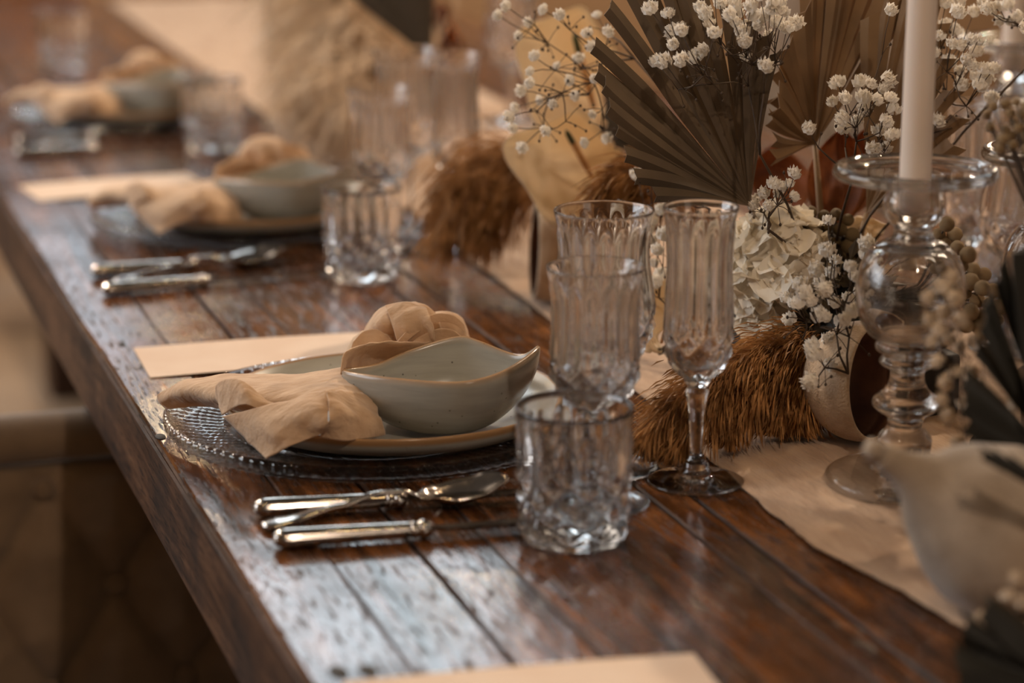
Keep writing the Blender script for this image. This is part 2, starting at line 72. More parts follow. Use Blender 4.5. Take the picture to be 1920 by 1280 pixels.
def simple(name, c1, c2=None, rough=.6, scale=30, bump=.0, bscale=None, detail=4, stretch=(1, 1, 1), spec=.5, metal=0, sheen=0, trans=0, lo=.35, hi=.65, bdist=.001, coat=0):
    m, nt, b = newmat(name)
    b.inputs['Roughness'].default_value = rough; b.inputs['Metallic'].default_value = metal
    b.inputs['Specular IOR Level'].default_value = spec; b.inputs['Sheen Weight'].default_value = sheen
    b.inputs['Coat Weight'].default_value = coat
    b.inputs['Base Color'].default_value = c1
    co = coords(nt, stretch)
    if c2:
        n = N(nt, 'ShaderNodeTexNoise', i_Scale=scale, i_Detail=detail); nt.links.new(co, n.inputs['Vector'])
        nt.links.new(ramp(nt, n.outputs[0], [(lo, c1), (hi, c2)]), b.inputs['Base Color'])
    if bump:
        n2 = N(nt, 'ShaderNodeTexNoise', i_Scale=bscale or scale*4, i_Detail=3); nt.links.new(co, n2.inputs['Vector'])
        bp = N(nt, 'ShaderNodeBump', i_Strength=bump, i_Distance=bdist); nt.links.new(n2.outputs[0], bp.inputs['Height'])
        nt.links.new(bp.outputs[0], b.inputs['Normal'])
    if trans:
        # thin petals and leaves let light through
        t = N(nt, 'ShaderNodeBsdfTranslucent'); mx = N(nt, 'ShaderNodeMixShader'); mx.inputs[0].default_value = trans
        out = nt.nodes['Material Output']
        if c2: nt.links.new(b.inputs['Base Color'].links[0].from_socket, t.inputs[0])
        else: t.inputs[0].default_value = c1
        nt.links.new(b.outputs[0], mx.inputs[1]); nt.links.new(t.outputs[0], mx.inputs[2]); nt.links.new(mx.outputs[0], out.inputs[0])
    return m
def wood(name, dark, mid, light, seed, rough=.095, gloss=.5):
    m, nt, b = newmat(name)
    co = coords(nt, (1, 1, 1))
    add = N(nt, 'ShaderNodeVectorMath', operation='ADD'); add.inputs[1].default_value = (seed*3.1, seed*1.7, seed)
    nt.links.new(co, add.inputs[0])
    mp = N(nt, 'ShaderNodeMapping'); mp.inputs['Scale'].default_value = (22, 1.6, 22); nt.links.new(add.outputs[0], mp.inputs[0])
    n1 = N(nt, 'ShaderNodeTexNoise', i_Scale=2.2, i_Detail=7, i_Roughness=.62, i_Distortion=1.2); nt.links.new(mp.outputs[0], n1.inputs['Vector'])
    col = ramp(nt, n1.outputs[0], [(.32, dark), (.5, mid), (.7, light)])
    # large blotches of old varnish
    n2 = N(nt, 'ShaderNodeTexNoise', i_Scale=9, i_Detail=5, i_Roughness=.65); nt.links.new(add.outputs[0], n2.inputs['Vector'])
    blot = ramp(nt, n2.outputs[0], [(.36, (.38, .36, .36, 1)), (.58, (1, 1, 1, 1))])
    mul = N(nt, 'ShaderNodeMix', data_type='RGBA', blend_type='MULTIPLY'); mul.inputs[0].default_value = .9
    nt.links.new(col, mul.inputs[6]); nt.links.new(blot, mul.inputs[7])
    # short open pores along the grain
    mp2 = N(nt, 'ShaderNodeMapping'); mp2.inputs['Scale'].default_value = (330, 34, 330); nt.links.new(add.outputs[0], mp2.inputs[0])
    n3 = N(nt, 'ShaderNodeTexNoise', i_Scale=1.0, i_Detail=3, i_Roughness=.6); nt.links.new(mp2.outputs[0], n3.inputs['Vector'])
    por = ramp(nt, n3.outputs[0], [(.36, (.22, .18, .16, 1)), (.47, (1, 1, 1, 1))])
    mul2 = N(nt, 'ShaderNodeMix', data_type='RGBA', blend_type='MULTIPLY'); mul2.inputs[0].default_value = .85
    nt.links.new(mul.outputs[2], mul2.inputs[6]); nt.links.new(por, mul2.inputs[7])
    nt.links.new(mul2.outputs[2], b.inputs['Base Color'])
    b.inputs['Roughness'].default_value = rough; b.inputs['Specular IOR Level'].default_value = gloss
    rr = ramp(nt, n2.outputs[0], [(.3, (rough+.14,)*3+(1,)), (.6, (rough-.03,)*3+(1,))])
    pr = ramp(nt, n3.outputs[0], [(.36, (.6, .6, .6, 1)), (.48, (0, 0, 0, 1))]); mxr = N(nt, 'ShaderNodeMath', operation='MAXIMUM')
    nt.links.new(rr, mxr.inputs[0]); nt.links.new(pr, mxr.inputs[1]); nt.links.new(mxr.outputs[0], b.inputs['Roughness'])
    bp = N(nt, 'ShaderNodeBump', i_Strength=.5, i_Distance=.00035); nt.links.new(n3.outputs[0], bp.inputs['Height'])
    bp2 = N(nt, 'ShaderNodeBump', i_Strength=.3, i_Distance=.0012); nt.links.new(n2.outputs[0], bp2.inputs['Height'])
    nt.links.new(bp.outputs[0], bp2.inputs['Normal']); nt.links.new(bp2.outputs[0], b.inputs['Normal'])
    return m
def glass(name, color=(1, 1, 1, 1), rough=0.0, ior=1.5):
    m, nt, b = newmat(name); nt.nodes.remove(b)
    g = N(nt, 'ShaderNodeBsdfGlass', i_IOR=ior, i_Roughness=rough); g.inputs[0].default_value = color
    nt.links.new(g.outputs[0], nt.nodes['Material Output'].inputs[0]); return m
def clear(name, color, ior, thin):
    # solid refraction blended with the straight see-through of thin walls
    m, nt, b = newmat(name); nt.nodes.remove(b)
    g = N(nt, 'ShaderNodeBsdfGlass', i_IOR=ior, i_Roughness=0); g.inputs[0].default_value = color
    t = N(nt, 'ShaderNodeBsdfTransparent'); t.inputs[0].default_value = color; gl = N(nt, 'ShaderNodeBsdfGlossy', i_Roughness=.02)
    lw_ = N(nt, 'ShaderNodeLayerWeight', i_Blend=.5); pw = N(nt, 'ShaderNodeMath', operation='POWER'); pw.inputs[1].default_value = 3.5
    nt.links.new(lw_.outputs['Facing'], pw.inputs[0]); fr = N(nt, 'ShaderNodeMath', operation='MULTIPLY_ADD'); fr.inputs[1].default_value = .75; fr.inputs[2].default_value = .045
    nt.links.new(pw.outputs[0], fr.inputs[0]); a = N(nt, 'ShaderNodeMixShader'); z = N(nt, 'ShaderNodeMixShader'); z.inputs[0].default_value = thin
    nt.links.new(fr.outputs[0], a.inputs[0]); nt.links.new(t.outputs[0], a.inputs[1]); nt.links.new(gl.outputs[0], a.inputs[2])
    nt.links.new(g.outputs[0], z.inputs[1]); nt.links.new(a.outputs[0], z.inputs[2]); nt.links.new(z.outputs[0], nt.nodes['Material Output'].inputs[0]); return m
def glow(name, color, s):
    m, nt, b = newmat(name); nt.nodes.remove(b)
    e = N(nt, 'ShaderNodeEmission'); e.inputs[0].default_value = color; e.inputs[1].default_value = s
    nt.links.new(e.outputs[0], nt.nodes['Material Output'].inputs[0]); return m
WOODS = [wood('aged_oak_%d' % i, srgb(34, 20, 11), srgb(98, 60, 33), srgb(150, 98, 58), i*1.37+.3) for i in range(5)]
WSIDE = wood('aged_oak_side', srgb(34, 22, 16), srgb(80, 54, 38), srgb(112, 80, 58), 7.7, rough=.5, gloss=.3)
GLASS = clear('clear_glass', (.99, .985, .98, 1), 1.48, .12); CRYSTAL = clear('cut_crystal', (1, .995, .99, 1), 1.5, .04); CHG = clear('charger_glass', (.985, .98, .975, 1), 1.5, .55)
SILVER = simple('silver', srgb(214, 206, 200), srgb(180, 172, 164), rough=.16, metal=1, scale=60, bump=.15, bscale=400, bdist=.0002)
BLADE = simple('blade_steel', srgb(150, 148, 146), srgb(130, 126, 122), rough=.12, metal=1, scale=40)
LINEN = simple('peach_gauze', srgb(214, 180, 146), srgb(230, 200, 168), rough=.9, scale=45, bump=.9, bscale=130, bdist=.0016, stretch=(1, 2.2, 1.4), sheen=.3, spec=.1, trans=.25)
RUN = simple('runner_gauze', srgb(168, 138, 112), srgb(190, 162, 136), rough=.92, scale=22, bump=.9, bscale=90, bdist=.002, stretch=(2.5, .6, 1), sheen=.2, spec=.1)
PAPER = simple('menu_paper', srgb(226, 206, 188), srgb(218, 194, 174), rough=.8, scale=12, spec=.2)
CAND = simple('ivory_wax', srgb(222, 206, 192), rough=.45, spec=.4); CAND.node_tree.nodes['Principled BSDF'].inputs['Subsurface Weight'].default_value = .25
CAND.node_tree.nodes['Principled BSDF'].inputs['Subsurface Radius'].default_value = (.02, .012, .008)
PALM = [simple('dried_palm_%d' % i, c1, c2, rough=.55, scale=14, bump=.35, bscale=120, bdist=.0006, stretch=(1, 1, 1), spec=.35, trans=.08) for i, (c1, c2) in enumerate([(srgb(92, 78, 62), srgb(120, 102, 82)), (srgb(124, 98, 70), srgb(156, 122, 86)), (srgb(104, 80, 56), srgb(148, 118, 84)), (srgb(70, 66, 60), srgb(92, 84, 74)), (srgb(34, 33, 29), srgb(46, 44, 38))])]
PALMTIP = simple('palm_cut_tip', srgb(30, 26, 22), rough=.7)
WHITE = simple('white_blossom', srgb(246, 238, 226), srgb(250, 246, 238), rough=.75, scale=80, spec=.2, trans=.35)
STEM = simple('brown_stem', srgb(58, 42, 30), srgb(80, 62, 42), rough=.7, scale=40)
HYD = simple('cream_hydrangea', srgb(240, 228, 206), srgb(248, 240, 226), rough=.7, scale=25, spec=.25, trans=.3, bump=.3, bscale=120)
BRU = simple('brunia_green', srgb(128, 104, 66), srgb(160, 134, 92), rough=.8, scale=400, bump=1, bscale=900, bdist=.001)
TAN = simple('tan_cluster', srgb(176, 142, 100), srgb(198, 170, 128), rough=.85, scale=300, bump=1, bscale=700, bdist=.001)
REED = [simple('reed_%d' % i, c1, c2, rough=.65, scale=60, spec=.3, trans=.2) for i, (c1, c2) in enumerate([(srgb(128, 86, 46), srgb(196, 144, 88)), (srgb(124, 86, 50), srgb(190, 142, 92)), (srgb(214, 190, 162), srgb(236, 216, 190))])]
SPA = simple('cream_spathe', srgb(244, 228, 202), srgb(236, 214, 178), rough=.42, scale=12, bump=.4, bscale=30, bdist=.004, spec=.5, trans=.45)
SPX = simple('spadix', srgb(170, 120, 70), srgb(196, 146, 90), rough=.7, scale=60); SPG = simple('spadix_tip', srgb(66, 74, 40), rough=.7)
PODO = simple('pod_shell', srgb(186, 158, 128), srgb(210, 186, 158), rough=.9, scale=70, bump=1, bscale=500, bdist=.0015, sheen=.3, spec=.1)
PODI = simple('pod_inside', srgb(70, 40, 24), srgb(104, 64, 38), rough=.8, scale=30)
PEAR = simple('felt_pear', srgb(150, 132, 112), srgb(178, 160, 140), rough=.95, scale=25, bump=1, bscale=600, bdist=.0015, sheen=.4, spec=.1)
LEAF = simple('dried_leaf', srgb(120, 66, 32), srgb(176, 106, 56), rough=.5, scale=35, bump=.4, trans=.3, detail=6)
UPH = simple('beige_velvet', srgb(124, 104, 84), srgb(138, 116, 94), rough=.85, scale=20, sheen=.4, bump=.3, bscale=500, spec=.15)
DARKW = simple('dark_leg_wood', srgb(50, 30, 20), srgb(70, 44, 28), rough=.5, scale=20)
FLOOR = simple('stone_floor', srgb(150, 122, 94), srgb(172, 144, 114), rough=.6, scale=3, bump=.2, bscale=30)
WALL = simple('lime_plaster', srgb(160, 128, 96), srgb(178, 146, 112), rough=.9, scale=2.5, bump=.2, bscale=20)
JOINT = simple('floor_joint', srgb(90, 72, 56), rough=.9)
BROWNW = simple('brown_timber', srgb(108, 66, 34), srgb(140, 90, 48), rough=.6, scale=8, stretch=(8, 8, 1))
AMB = glass('amber_glass', (.62, .28, .08, 1), 0, 1.45)
PANE = glow('daylit_frosted_pane', (.80, .92, 1.0, 1), 5.5)
PANE1 = glow('dim_frosted_pane', (.82, .90, 1.0, 1), 2.0)
PANE2 = glow('daylit_door_pane', (.84, .93, 1.0, 1), .75)
def stoneware():
    m, nt, b = newmat('stoneware_glaze')
    co = coords(nt)
    n = N(nt, 'ShaderNodeTexNoise', i_Scale=18, i_Detail=5); mp = N(nt, 'ShaderNodeMapping'); mp.inputs['Scale'].default_value = (.6, 1, 6)
    nt.links.new(co, mp.inputs[0]); nt.links.new(mp.outputs[0], n.inputs['Vector'])
    base = ramp(nt, n.outputs[0], [(.3, srgb(146, 144, 135)), (.7, srgb(172, 169, 159))])
    v = N(nt, 'ShaderNodeTexVoronoi', i_Scale=110); nt.links.new(co, v.inputs['Vector'])
    sp = ramp(nt, v.outputs['Distance'], [(.06, srgb(80, 62, 44)), (.11, (1, 1, 1, 1))])
    mul = N(nt, 'ShaderNodeMix', data_type='RGBA', blend_type='MULTIPLY'); mul.inputs[0].default_value = .7
    nt.links.new(base, mul.inputs[6]); nt.links.new(sp, mul.inputs[7])
    # brown bare rim, marked on the mesh by a vertex attribute
    at = N(nt, 'ShaderNodeAttribute', attribute_name='rim'); mx = N(nt, 'ShaderNodeMix', data_type='RGBA')
    nt.links.new(at.outputs['Fac'], mx.inputs[0]); nt.links.new(mul.outputs[2], mx.inputs[6]); mx.inputs[7].default_value = srgb(158, 122, 84)
    nt.links.new(mx.outputs[2], b.inputs['Base Color']); b.inputs['Roughness'].default_value = .22; b.inputs['Specular IOR Level'].default_value = .55
    return m
STONE = stoneware()

# ---------------------------------------------------------------- helpers
def mesh(name, verts, faces, mat, smooth=True):
    me = bpy.data.meshes.new(name); me.from_pydata([tuple(v) for v in verts], [], faces); me.materials.append(mat)
    if smooth: me.shade_smooth()
    me.update(); return me
def put(name, me, parent=None, loc=None, rot=None, scale=None):
    o = bpy.data.objects.new(name, me); COL.objects.link(o)
    if parent: o.parent = parent
    if loc is not None: o.location = loc
    if rot is not None:
        if hasattr(rot, 'to_euler'): rot = rot.to_euler()
        o.rotation_euler = rot
    if scale is not None: o.scale = (scale,)*3 if not hasattr(scale, '__len__') else scale
    return o
def tag(o, label, cat, group=None, kind=None):
    o['label'] = label; o['category'] = cat
    if group: o['group'] = group
    if kind: o['kind'] = kind
    return o
def empty(name, loc=(0, 0, 0), rz=0):
    o = bpy.data.objects.new(name, None); COL.objects.link(o); o.location = loc; o.rotation_euler = (0, 0, rz); o.empty_display_size = .05
    return o
def clone(o, parent=None, loc=None, rz=None):
    c = o.copy(); COL.objects.link(c)
    if parent: c.parent = parent
    if loc is not None: c.location = loc
    if rz is not None: c.rotation_euler = (c.rotation_euler[0], c.rotation_euler[1], rz)
    for ch in list(o.children): clone(ch, c)
    return c
def fix(me):
    bm = bmesh.new(); bm.from_mesh(me); bmesh.ops.remove_doubles(bm, verts=bm.verts, dist=1e-6)
    bmesh.ops.recalc_face_normals(bm, faces=bm.faces); bm.to_mesh(me); bm.free(); return me
def lathe(name, prof, mat, n=64, fn=None, closed=True):
    """prof: list of (r,z), from axis round to axis when closed; fn(i,theta,r,z)->r"""
    V = []; Fc = []; K = len(prof)
    for i, (r, z) in enumerate(prof):
        for j in range(n):
            th = 2*math.pi*j/n; rr = fn(i, th, r, z) if fn else r
            V.append((rr*math.cos(th), rr*math.sin(th), z))
    for i in range(K-1):
        for j in range(n):
            a = i*n+j; b = i*n+(j+1) % n; Fc.append((a, b, b+n, a+n))
    if closed and prof[0][0] > 1e-6: Fc.append(tuple(range(n-1, -1, -1)))
    if closed and prof[-1][0] > 1e-6: Fc.append(tuple((K-1)*n+j for j in range(n)))
    return fix(mesh(name, V, Fc, mat))
def tube_vf(pts, rad, n=6):
    P = [Vector(p) for p in pts]; V = []; Fc = []
    for i, p in enumerate(P):
        t = (P[min(i+1, len(P)-1)]-P[max(i-1, 0)]).normalized()
        a = t.cross(Vector((0, 0, 1)));
        if a.length < .1: a = t.cross(Vector((1, 0, 0)))
        a.normalize(); b = t.cross(a); r = rad[i] if hasattr(rad, '__len__') else rad
        for j in range(n):
            th = 2*math.pi*j/n; V.append(p+(a*math.cos(th)+b*math.sin(th))*r)
    for i in range(len(P)-1):
        for j in range(n):
            x = i*n+j; y = i*n+(j+1) % n; Fc.append((x, y, y+n, x+n))
    Fc.append(tuple(range(n-1, -1, -1))); Fc.append(tuple((len(P)-1)*n+j for j in range(n)))
    return V, Fc
class MB:
    def __init__(s): s.V = []; s.F = []
    def add(s, V, Fc): k = len(s.V); s.V += [tuple(v) for v in V]; s.F += [tuple(i+k for i in f) for f in Fc]
    def tube(s, pts, rad, n=6): s.add(*tube_vf(pts, rad, n))
    def box(s, lo, hi):
        x0, y0, z0 = lo; x1, y1, z1 = hi
        s.add([(x0, y0, z0), (x1, y0, z0), (x1, y1, z0), (x0, y1, z0), (x0, y0, z1), (x1, y0, z1), (x1, y1, z1), (x0, y1, z1)],
              [(0, 3, 2, 1), (4, 5, 6, 7), (0, 1, 5, 4), (1, 2, 6, 5), (2, 3, 7, 6), (3, 0, 4, 7)])
    def me(s, name, mat, smooth=True): return mesh(name, s.V, s.F, mat, smooth)
def bevel_me(me, w, seg=2):
    bm = bmesh.new(); bm.from_mesh(me)
    bmesh.ops.bevel(bm, geom=list(bm.edges), offset=w, segments=seg, affect='EDGES', profile=.6); bm.to_mesh(me); bm.free(); me.shade_smooth()
    return me
def catmull(P, m):
    out = []; n = len(P)
    for i in range(n-1):
        p0 = P[max(i-1, 0)]; p1 = P[i]; p2 = P[i+1]; p3 = P[min(i+2, n-1)]
        for k in range(m):
            t = k/m; out.append(.5*((2*p1)+(p2-p0)*t+(2*p0-5*p1+4*p2-p3)*t*t+(3*p1-p0-3*p2+p3)*t**3))
    out.append(P[-1]); return out
def patch(grid, m=6, noise=.0012, nf=60, thick=.0012, V=None, Fc=None, seed=0):
    rows = [catmull([Vector(p) for p in r], m) for r in grid]
    cols = [catmull([rows[i][j] for i in range(len(rows))], m) for j in range(len(rows[0]))]
    nu = len(cols); nv = len(cols[0]); P = [[cols[u][v].copy() for v in range(nv)] for u in range(nu)]
    Nn = [[None]*nv for _ in range(nu)]
    for u in range(nu):
        for v in range(nv):
            a = P[min(u+1, nu-1)][v]-P[max(u-1, 0)][v]; b = P[u][min(v+1, nv-1)]-P[u][max(v-1, 0)]
            c = a.cross(b); Nn[u][v] = c.normalized() if c.length > 1e-12 else Vector((0, 0, 1))
    for u in range(nu):
        for v in range(nv):
            q = P[u][v]; s = Vector((seed, 0, 0))
            d = mnoise.noise(q*nf+s)*noise + mnoise.noise(Vector((q.x*nf*.6, q.y*nf*2.2, q.z*nf))+s)*noise*1.4
            P[u][v] = q+Nn[u][v]*d
    k = len(V)
    for side in (0, 1):
        for u in range(nu):
            for v in range(nv): V.append(P[u][v]-Nn[u][v]*thick*side)
    T = nu*nv
    for u in range(nu-1):
        for v in range(nv-1):
            a = k+u*nv+v; Fc.append((a, a+1, a+nv+1, a+nv)); Fc.append((a+T, a+nv+T, a+nv+1+T, a+1+T))
    ring = [(0, v) for v in range(nv-1)]+[(u, nv-1) for u in range(nu-1)]+[(nu-1, v) for v in range(nv-1, 0, -1)]+[(u, 0) for u in range(nu-1, 0, -1)]
    for i in range(len(ring)):
        a = k+ring[i][0]*nv+ring[i][1]; b_ = ring[(i+1) % len(ring)]; b = k+b_[0]*nv+b_[1]; Fc.append((a, b, b+T, a+T))
RV = Vector(D['vec']['R']); FV = Vector(D['vec']['F']); UV = Vector(D['vec']['U']); UP = Vector((0, 0, 1))
def W(p): return Vector((p[0], p[1], p[2]+ZT))
rnd = random.Random(4)

# ---------------------------------------------------------------- the room
def struct(name, mb, mat):
    o = put(name, mb.me(name, mat, False)); o['kind'] = 'structure'; return o
fl = MB(); fl.box((-4.5, -3, -.06), (7, 9, -.012)); floor = struct('floor', fl, JOINT)
for i in range(-4, 6):
    for j in range(0, 9):
        if rnd.random() < 2:
            x0 = i*1.1; y0 = j*1.0 - .5
            key = 'stone_tile'
            if key not in bpy.data.meshes:
                b = MB(); b.box((.006, .006, -.012), (1.094, .994, 0)); bevel_me(b.me(key, FLOOR, False), .003, 1)
            if 1 < x0 + 1.1 or y0 > 3.5: put('stone_tile', bpy.data.meshes[key], floor, (x0, y0, rnd.uniform(-.0008, 0)))
def wall_with_holes(name, x0, x1, z0, z1, y, t, holes, mat):
    xs = sorted({x0, x1, *[h[0] for h in holes], *[h[1] for h in holes]}); zs = sorted({z0, z1, *[h[2] for h in holes], *[h[3] for h in holes]})
    b = MB()
    for a, c in zip(xs, xs[1:]):
        for e, f in zip(zs, zs[1:]):
            if not any(h[0] <= a and c <= h[1] and h[2] <= e and f <= h[3] for h in holes): b.box((a, y, e), (c, y+t, f))
    return struct(name, b, mat)
HOLES = [(-1.3, .95, 1.65, 2.5), (.75, 2.16, 2.84, 4.7), (2.95, 3.55, .22, 2.3)]
wall = wall_with_holes('wall_back', -4.5, 7, 0, 5, 7.5, .25, HOLES, WALL)
for i in range(46):  # dark boards added out of view so the table top mirrors less pale wall
    x = -4.5 + i*.25
    cuts = [(1.3, 5.0)]
    for h in HOLES:
        if x + .245 > h[0] and x < h[1]:
            cuts = [c for a, b in cuts for c in ((a, min(b, h[2])), (max(a, h[3]), b)) if c[1] - c[0] > .05]
    for a, b in cuts:
        q = MB(); q.box((x, 7.47, a), (x+.245, 7.498, b)); put('added_dark_board', q.me('added_dark_board', DARKW, False), wall)
for i, (a, c, e, f) in enumerate(HOLES):
    nm = ['window_1', 'window_2', 'door_1'][i]
    b = MB(); t = .05
    b.box((a, 7.52, e), (a+t, 7.6, f)); b.box((c-t, 7.52, e), (c, 7.6, f)); b.box((a+t, 7.52, e), (c-t, 7.6, e+t)); b.box((a+t, 7.52, f-t), (c-t, 7.6, f))
    fr = struct(nm, b, BROWNW)
    p = MB(); p.box((a+t, 7.55, e+t), (c-t, 7.57, f-t)); put('pane', p.me('pane', (PANE1, PANE, PANE2)[i], False), fr)
    nb = 3 if i < 2 else 1
    for k in range(1, nb+1):
        q = MB(); x = a+(c-a)*k/(nb+1); q.box((x-.015, 7.53, e+t), (x+.015, 7.549, f-t)); put('glazing_bar', q.me('glazing_bar', BROWNW, False), fr)
DARKW2 = DARKW
lw = MB(); lw.box((-4.7, -3, 0), (-4.5, 7.75, 5)); struct('wall_left', lw, WALL)
rw = MB(); rw.box((7, -3, 0), (7.2, 7.75, 5)); struct('wall_right', rw, WALL)

# ---------------------------------------------------------------- table
table = empty('banquet_table', (0, 0, 0)); tag(table, 'long rustic dining table of dark varnished old planks', 'table')
edges = [(0, .0595, .080), (.0605, .1190, .045), (.1215, .1705, .045), (.1711, .3085, .045), (.3105, .339, .045), (.3425, .470, .045), (.4725, .600, .045), (.602, .730, .045), (.733, .762, .045), (.765, .900, .045), (.902, 1.000, .045), (1.002, 1.06, .080)]
def plank_me(w, th, L, seed, mat):
    # long slab with worn wandering edges
    n = 90; V = []; Fc = []
    for i in range(n+1):
        y = L*i/n; s = Vector((seed, y*4, 0)); e0 = mnoise.noise(s)*.0016; e1 = mnoise.noise(s+Vector((9, 0, 0)))*.0016; h = mnoise.noise(s*.5+Vector((3, 3, 0)))*.0008
        bv = .0010 + .0016*abs(mnoise.noise(s*3+Vector((1, 5, 2))))
        V += [(e0, y, -th), (e0, y, -bv*1.3+h), (e0+bv, y, h), (w/3, y, h), (2*w/3, y, h), (w+e1-bv, y, h), (w+e1, y, -bv*1.3+h), (w+e1, y, -th)]
    for i in range(n):
        for j in range(8):
            a = i*8+j; b = i*8+(j+1) % 8; Fc.append((a, b, b+8, a+8))
    Fc.append(tuple(range(8))); Fc.append(tuple(n*8+j for j in range(7, -1, -1)))
    me = mesh('plank', V, Fc, mat, False); me.materials.append(WSIDE)
    if th < .06:
        for p in me.polygons:
            if abs(p.normal.z) < .985: p.material_index = 1
    return fix(me)
for i, (a, b, th) in enumerate(edges):
    put('plank', plank_me(b-a, th, 4.45, i*3.3+1, WOODS[i % 5] if 0 < i < 11 else WOODS[0]), table, (a, .6, ZT + rnd.uniform(-.0006, .0002)))
for (x, y, r) in [(.018, 1.285, .0055), (.035, 1.282, .005), (.003, 1.80, .004), (.020, 2.1, .003)]:
    me = lathe('nail_hole', [(0, .0003), (r, .0003), (r*1.05, -.0004), (0, -.0006)], PALMTIP, 14); put('nail_hole', me, table, (x, y, ZT+.0005), None, (1, 1.9, 1))
for x in (.26, .72):
    q = MB(); q.box((x, .75, .60), (x+.12, 4.9, .70)); put('rail', bevel_me(q.me('rail', WSIDE, False), .004), table)
    for y in (.85, 2.75, 4.7):
        q = MB(); q.box((x+.0, y, 0), (x+.12, y+.12, .6)); put('leg', bevel_me(q.me('leg', WSIDE, False), .006), table)
# side of the edge plank: weathered, darker timber strip below the top
q = MB(); q.box((-.003, .6, ZT-.078), (-.0002, 5.05, ZT-.008)); put('edge_strip', q.me('edge_strip', WSIDE, False), table)

# ---------------------------------------------------------------- runner
LE = [(.9, .42), (1.1, .405), (1.30, .392), (1.40, .374), (1.50, .378), (1.60, .383), (1.8, .40), (2.0, .412), (2.22, .417), (2.6, .422), (3.04, .426), (3.46, .426), (4.2, .43), (5.0, .44)]
def lin(T, y):
    for (a, u), (b, v) in zip(T, T[1:]):
        if y <= b: return u+(v-u)*(y-a)/(b-a)
    return T[-1][1]
V = []; Fc = []; ny = 420; nx = 46
for s in (0, 1):
    for i in range(ny+1):
        y = .9+4.05*i/ny
        for j in range(nx+1):
            t = j/nx; x0 = lin(LE, y)+.0025*mnoise.noise(Vector((y*30, 1, 0)))+.001*mnoise.noise(Vector((y*140, 1, 0))); x = x0+(.36)*t
            h = .0035*max(0, mnoise.noise(Vector((x*22+y*5, y*6, .3)))+.12)+.002*max(0, mnoise.noise(Vector((x*50+y*30, y*14-x*20, 1.3))))
            if j == 0: h += .0004
            V.append((x, y, ZT+.0021+h*(min(1, j/3+.3))-s*.0009))
T = (ny+1)*(nx+1)
for i in range(ny):
    for j in range(nx):
        a = i*(nx+1)+j; Fc.append((a, a+1, a+nx+2, a+nx+1)); Fc.append((a+T, a+nx+1+T, a+nx+2+T, a+1+T))
for i in range(ny):
    for j in (0, nx):
        a = i*(nx+1)+j; b = a+nx+1; Fc.append((a, b, b+T, a+T))
for j in range(nx):
    for i in (0, ny):
        a = i*(nx+1)+j; Fc.append((a, a+1, a+1+T, a+T))
runner = put('table_runner', fix(mesh('table_runner', V, Fc, RUN))); tag(runner, 'crumpled beige gauze runner along the middle of the table', 'table runner')
V = []; Fc = []; 
mb = MB()
for i in range(900):
    y = rnd.uniform(.95, 4.9) if i > 450 else rnd.uniform(1.2, 2.4); x = lin(LE, y)+.001
    l = rnd.uniform(.002, .006); dy = rnd.uniform(-.003, .003); w_ = .00018
    mb.add([(x, y-w_, ZT+.0024), (x, y+w_, ZT+.0024), (x-l, y+dy, ZT+.0014)], [(0, 1, 2)])
fr = put('frayed_edge', mb.me('frayed_edge', RUN, False), runner); fr['kind'] = 'stuff'

# ---------------------------------------------------------------- glassware
def cutfn(z0, z1, zf, nf, a_f, nd, a_d, pitch, zi=None):
    """flutes above zf fading to the rim, crossed V cuts below"""
    def f(i, th, r, z):
        if i >= zi: return r
        d = 0
        if z0 < z < z1:
            fu = min(1, max(0, (z-zf)/.006)); fade = min(1, max(0, (z1-z)/.010))
            fl_ = (1-abs(math.sin(nf*th/2)))  # ridge between flutes
            up = a_f*(fl_*2-1)*fade
            u = th*nd/(2*math.pi); v = (z-z0)/pitch
            c1 = abs(((u+v) % 1)-.5)*2; c2 = abs(((u-v) % 1)-.5)*2
            di = a_d*(min(c1, c2)*2-1+.35*max(c1, c2)) * min(1, (z-z0)/.004)
            d = up*fu+di*(1-fu)
        return r+d
    return f
def dense(prof, dz):
    out = []
    for (r0, z0), (r1, z1) in zip(prof, prof[1:]):
        k = max(1, int(math.hypot(r1-r0, z1-z0)/dz))
        for i in range(k): t = i/k; out.append((r0+(r1-r0)*t, z0+(z1-z0)*t))
    out.append(prof[-1]); return out
def smoothprof(prof, m=4):
    P = catmull([Vector((a, b, 0)) for a, b in prof], m); return [(max(0, p.x), p.y) for p in P]
def glassware(name, outer, inner, cut, n=160, dz=.0016):
    o = dense(smoothprof(outer), dz); inn = smoothprof(inner); zi = len(o)
    args = dict(cut); args['zi'] = zi-3
    return lathe(name, o+inn, CRYSTAL, n, cutfn(**args))
TUMB = glassware('tumbler', [(0, 0), (.030, 0), (.0350, .0025), (.0368, .009), (.0375, .03), (.0385, .06), (.0395, .085), (.0402, .0915), (.0398, .0932)],
    [(.0388, .0932), (.0378, .0915), (.0366, .085), (.0355, .05), (.0345, .022), (.030, .0155), (.018, .0145), (0, .0145)],
    dict(z0=.004, z1=.082, zf=.046, nf=16, a_f=.0013, nd=10, a_d=.0020, pitch=.021))
FOOT = lambda R, h: [(0, 0.0022), (R*.4, .0012), (R*.85, 0), (R, .0006), (R, .0022), (R*.7, .0042), (R*.35, .0075), (.0095, .0115)]
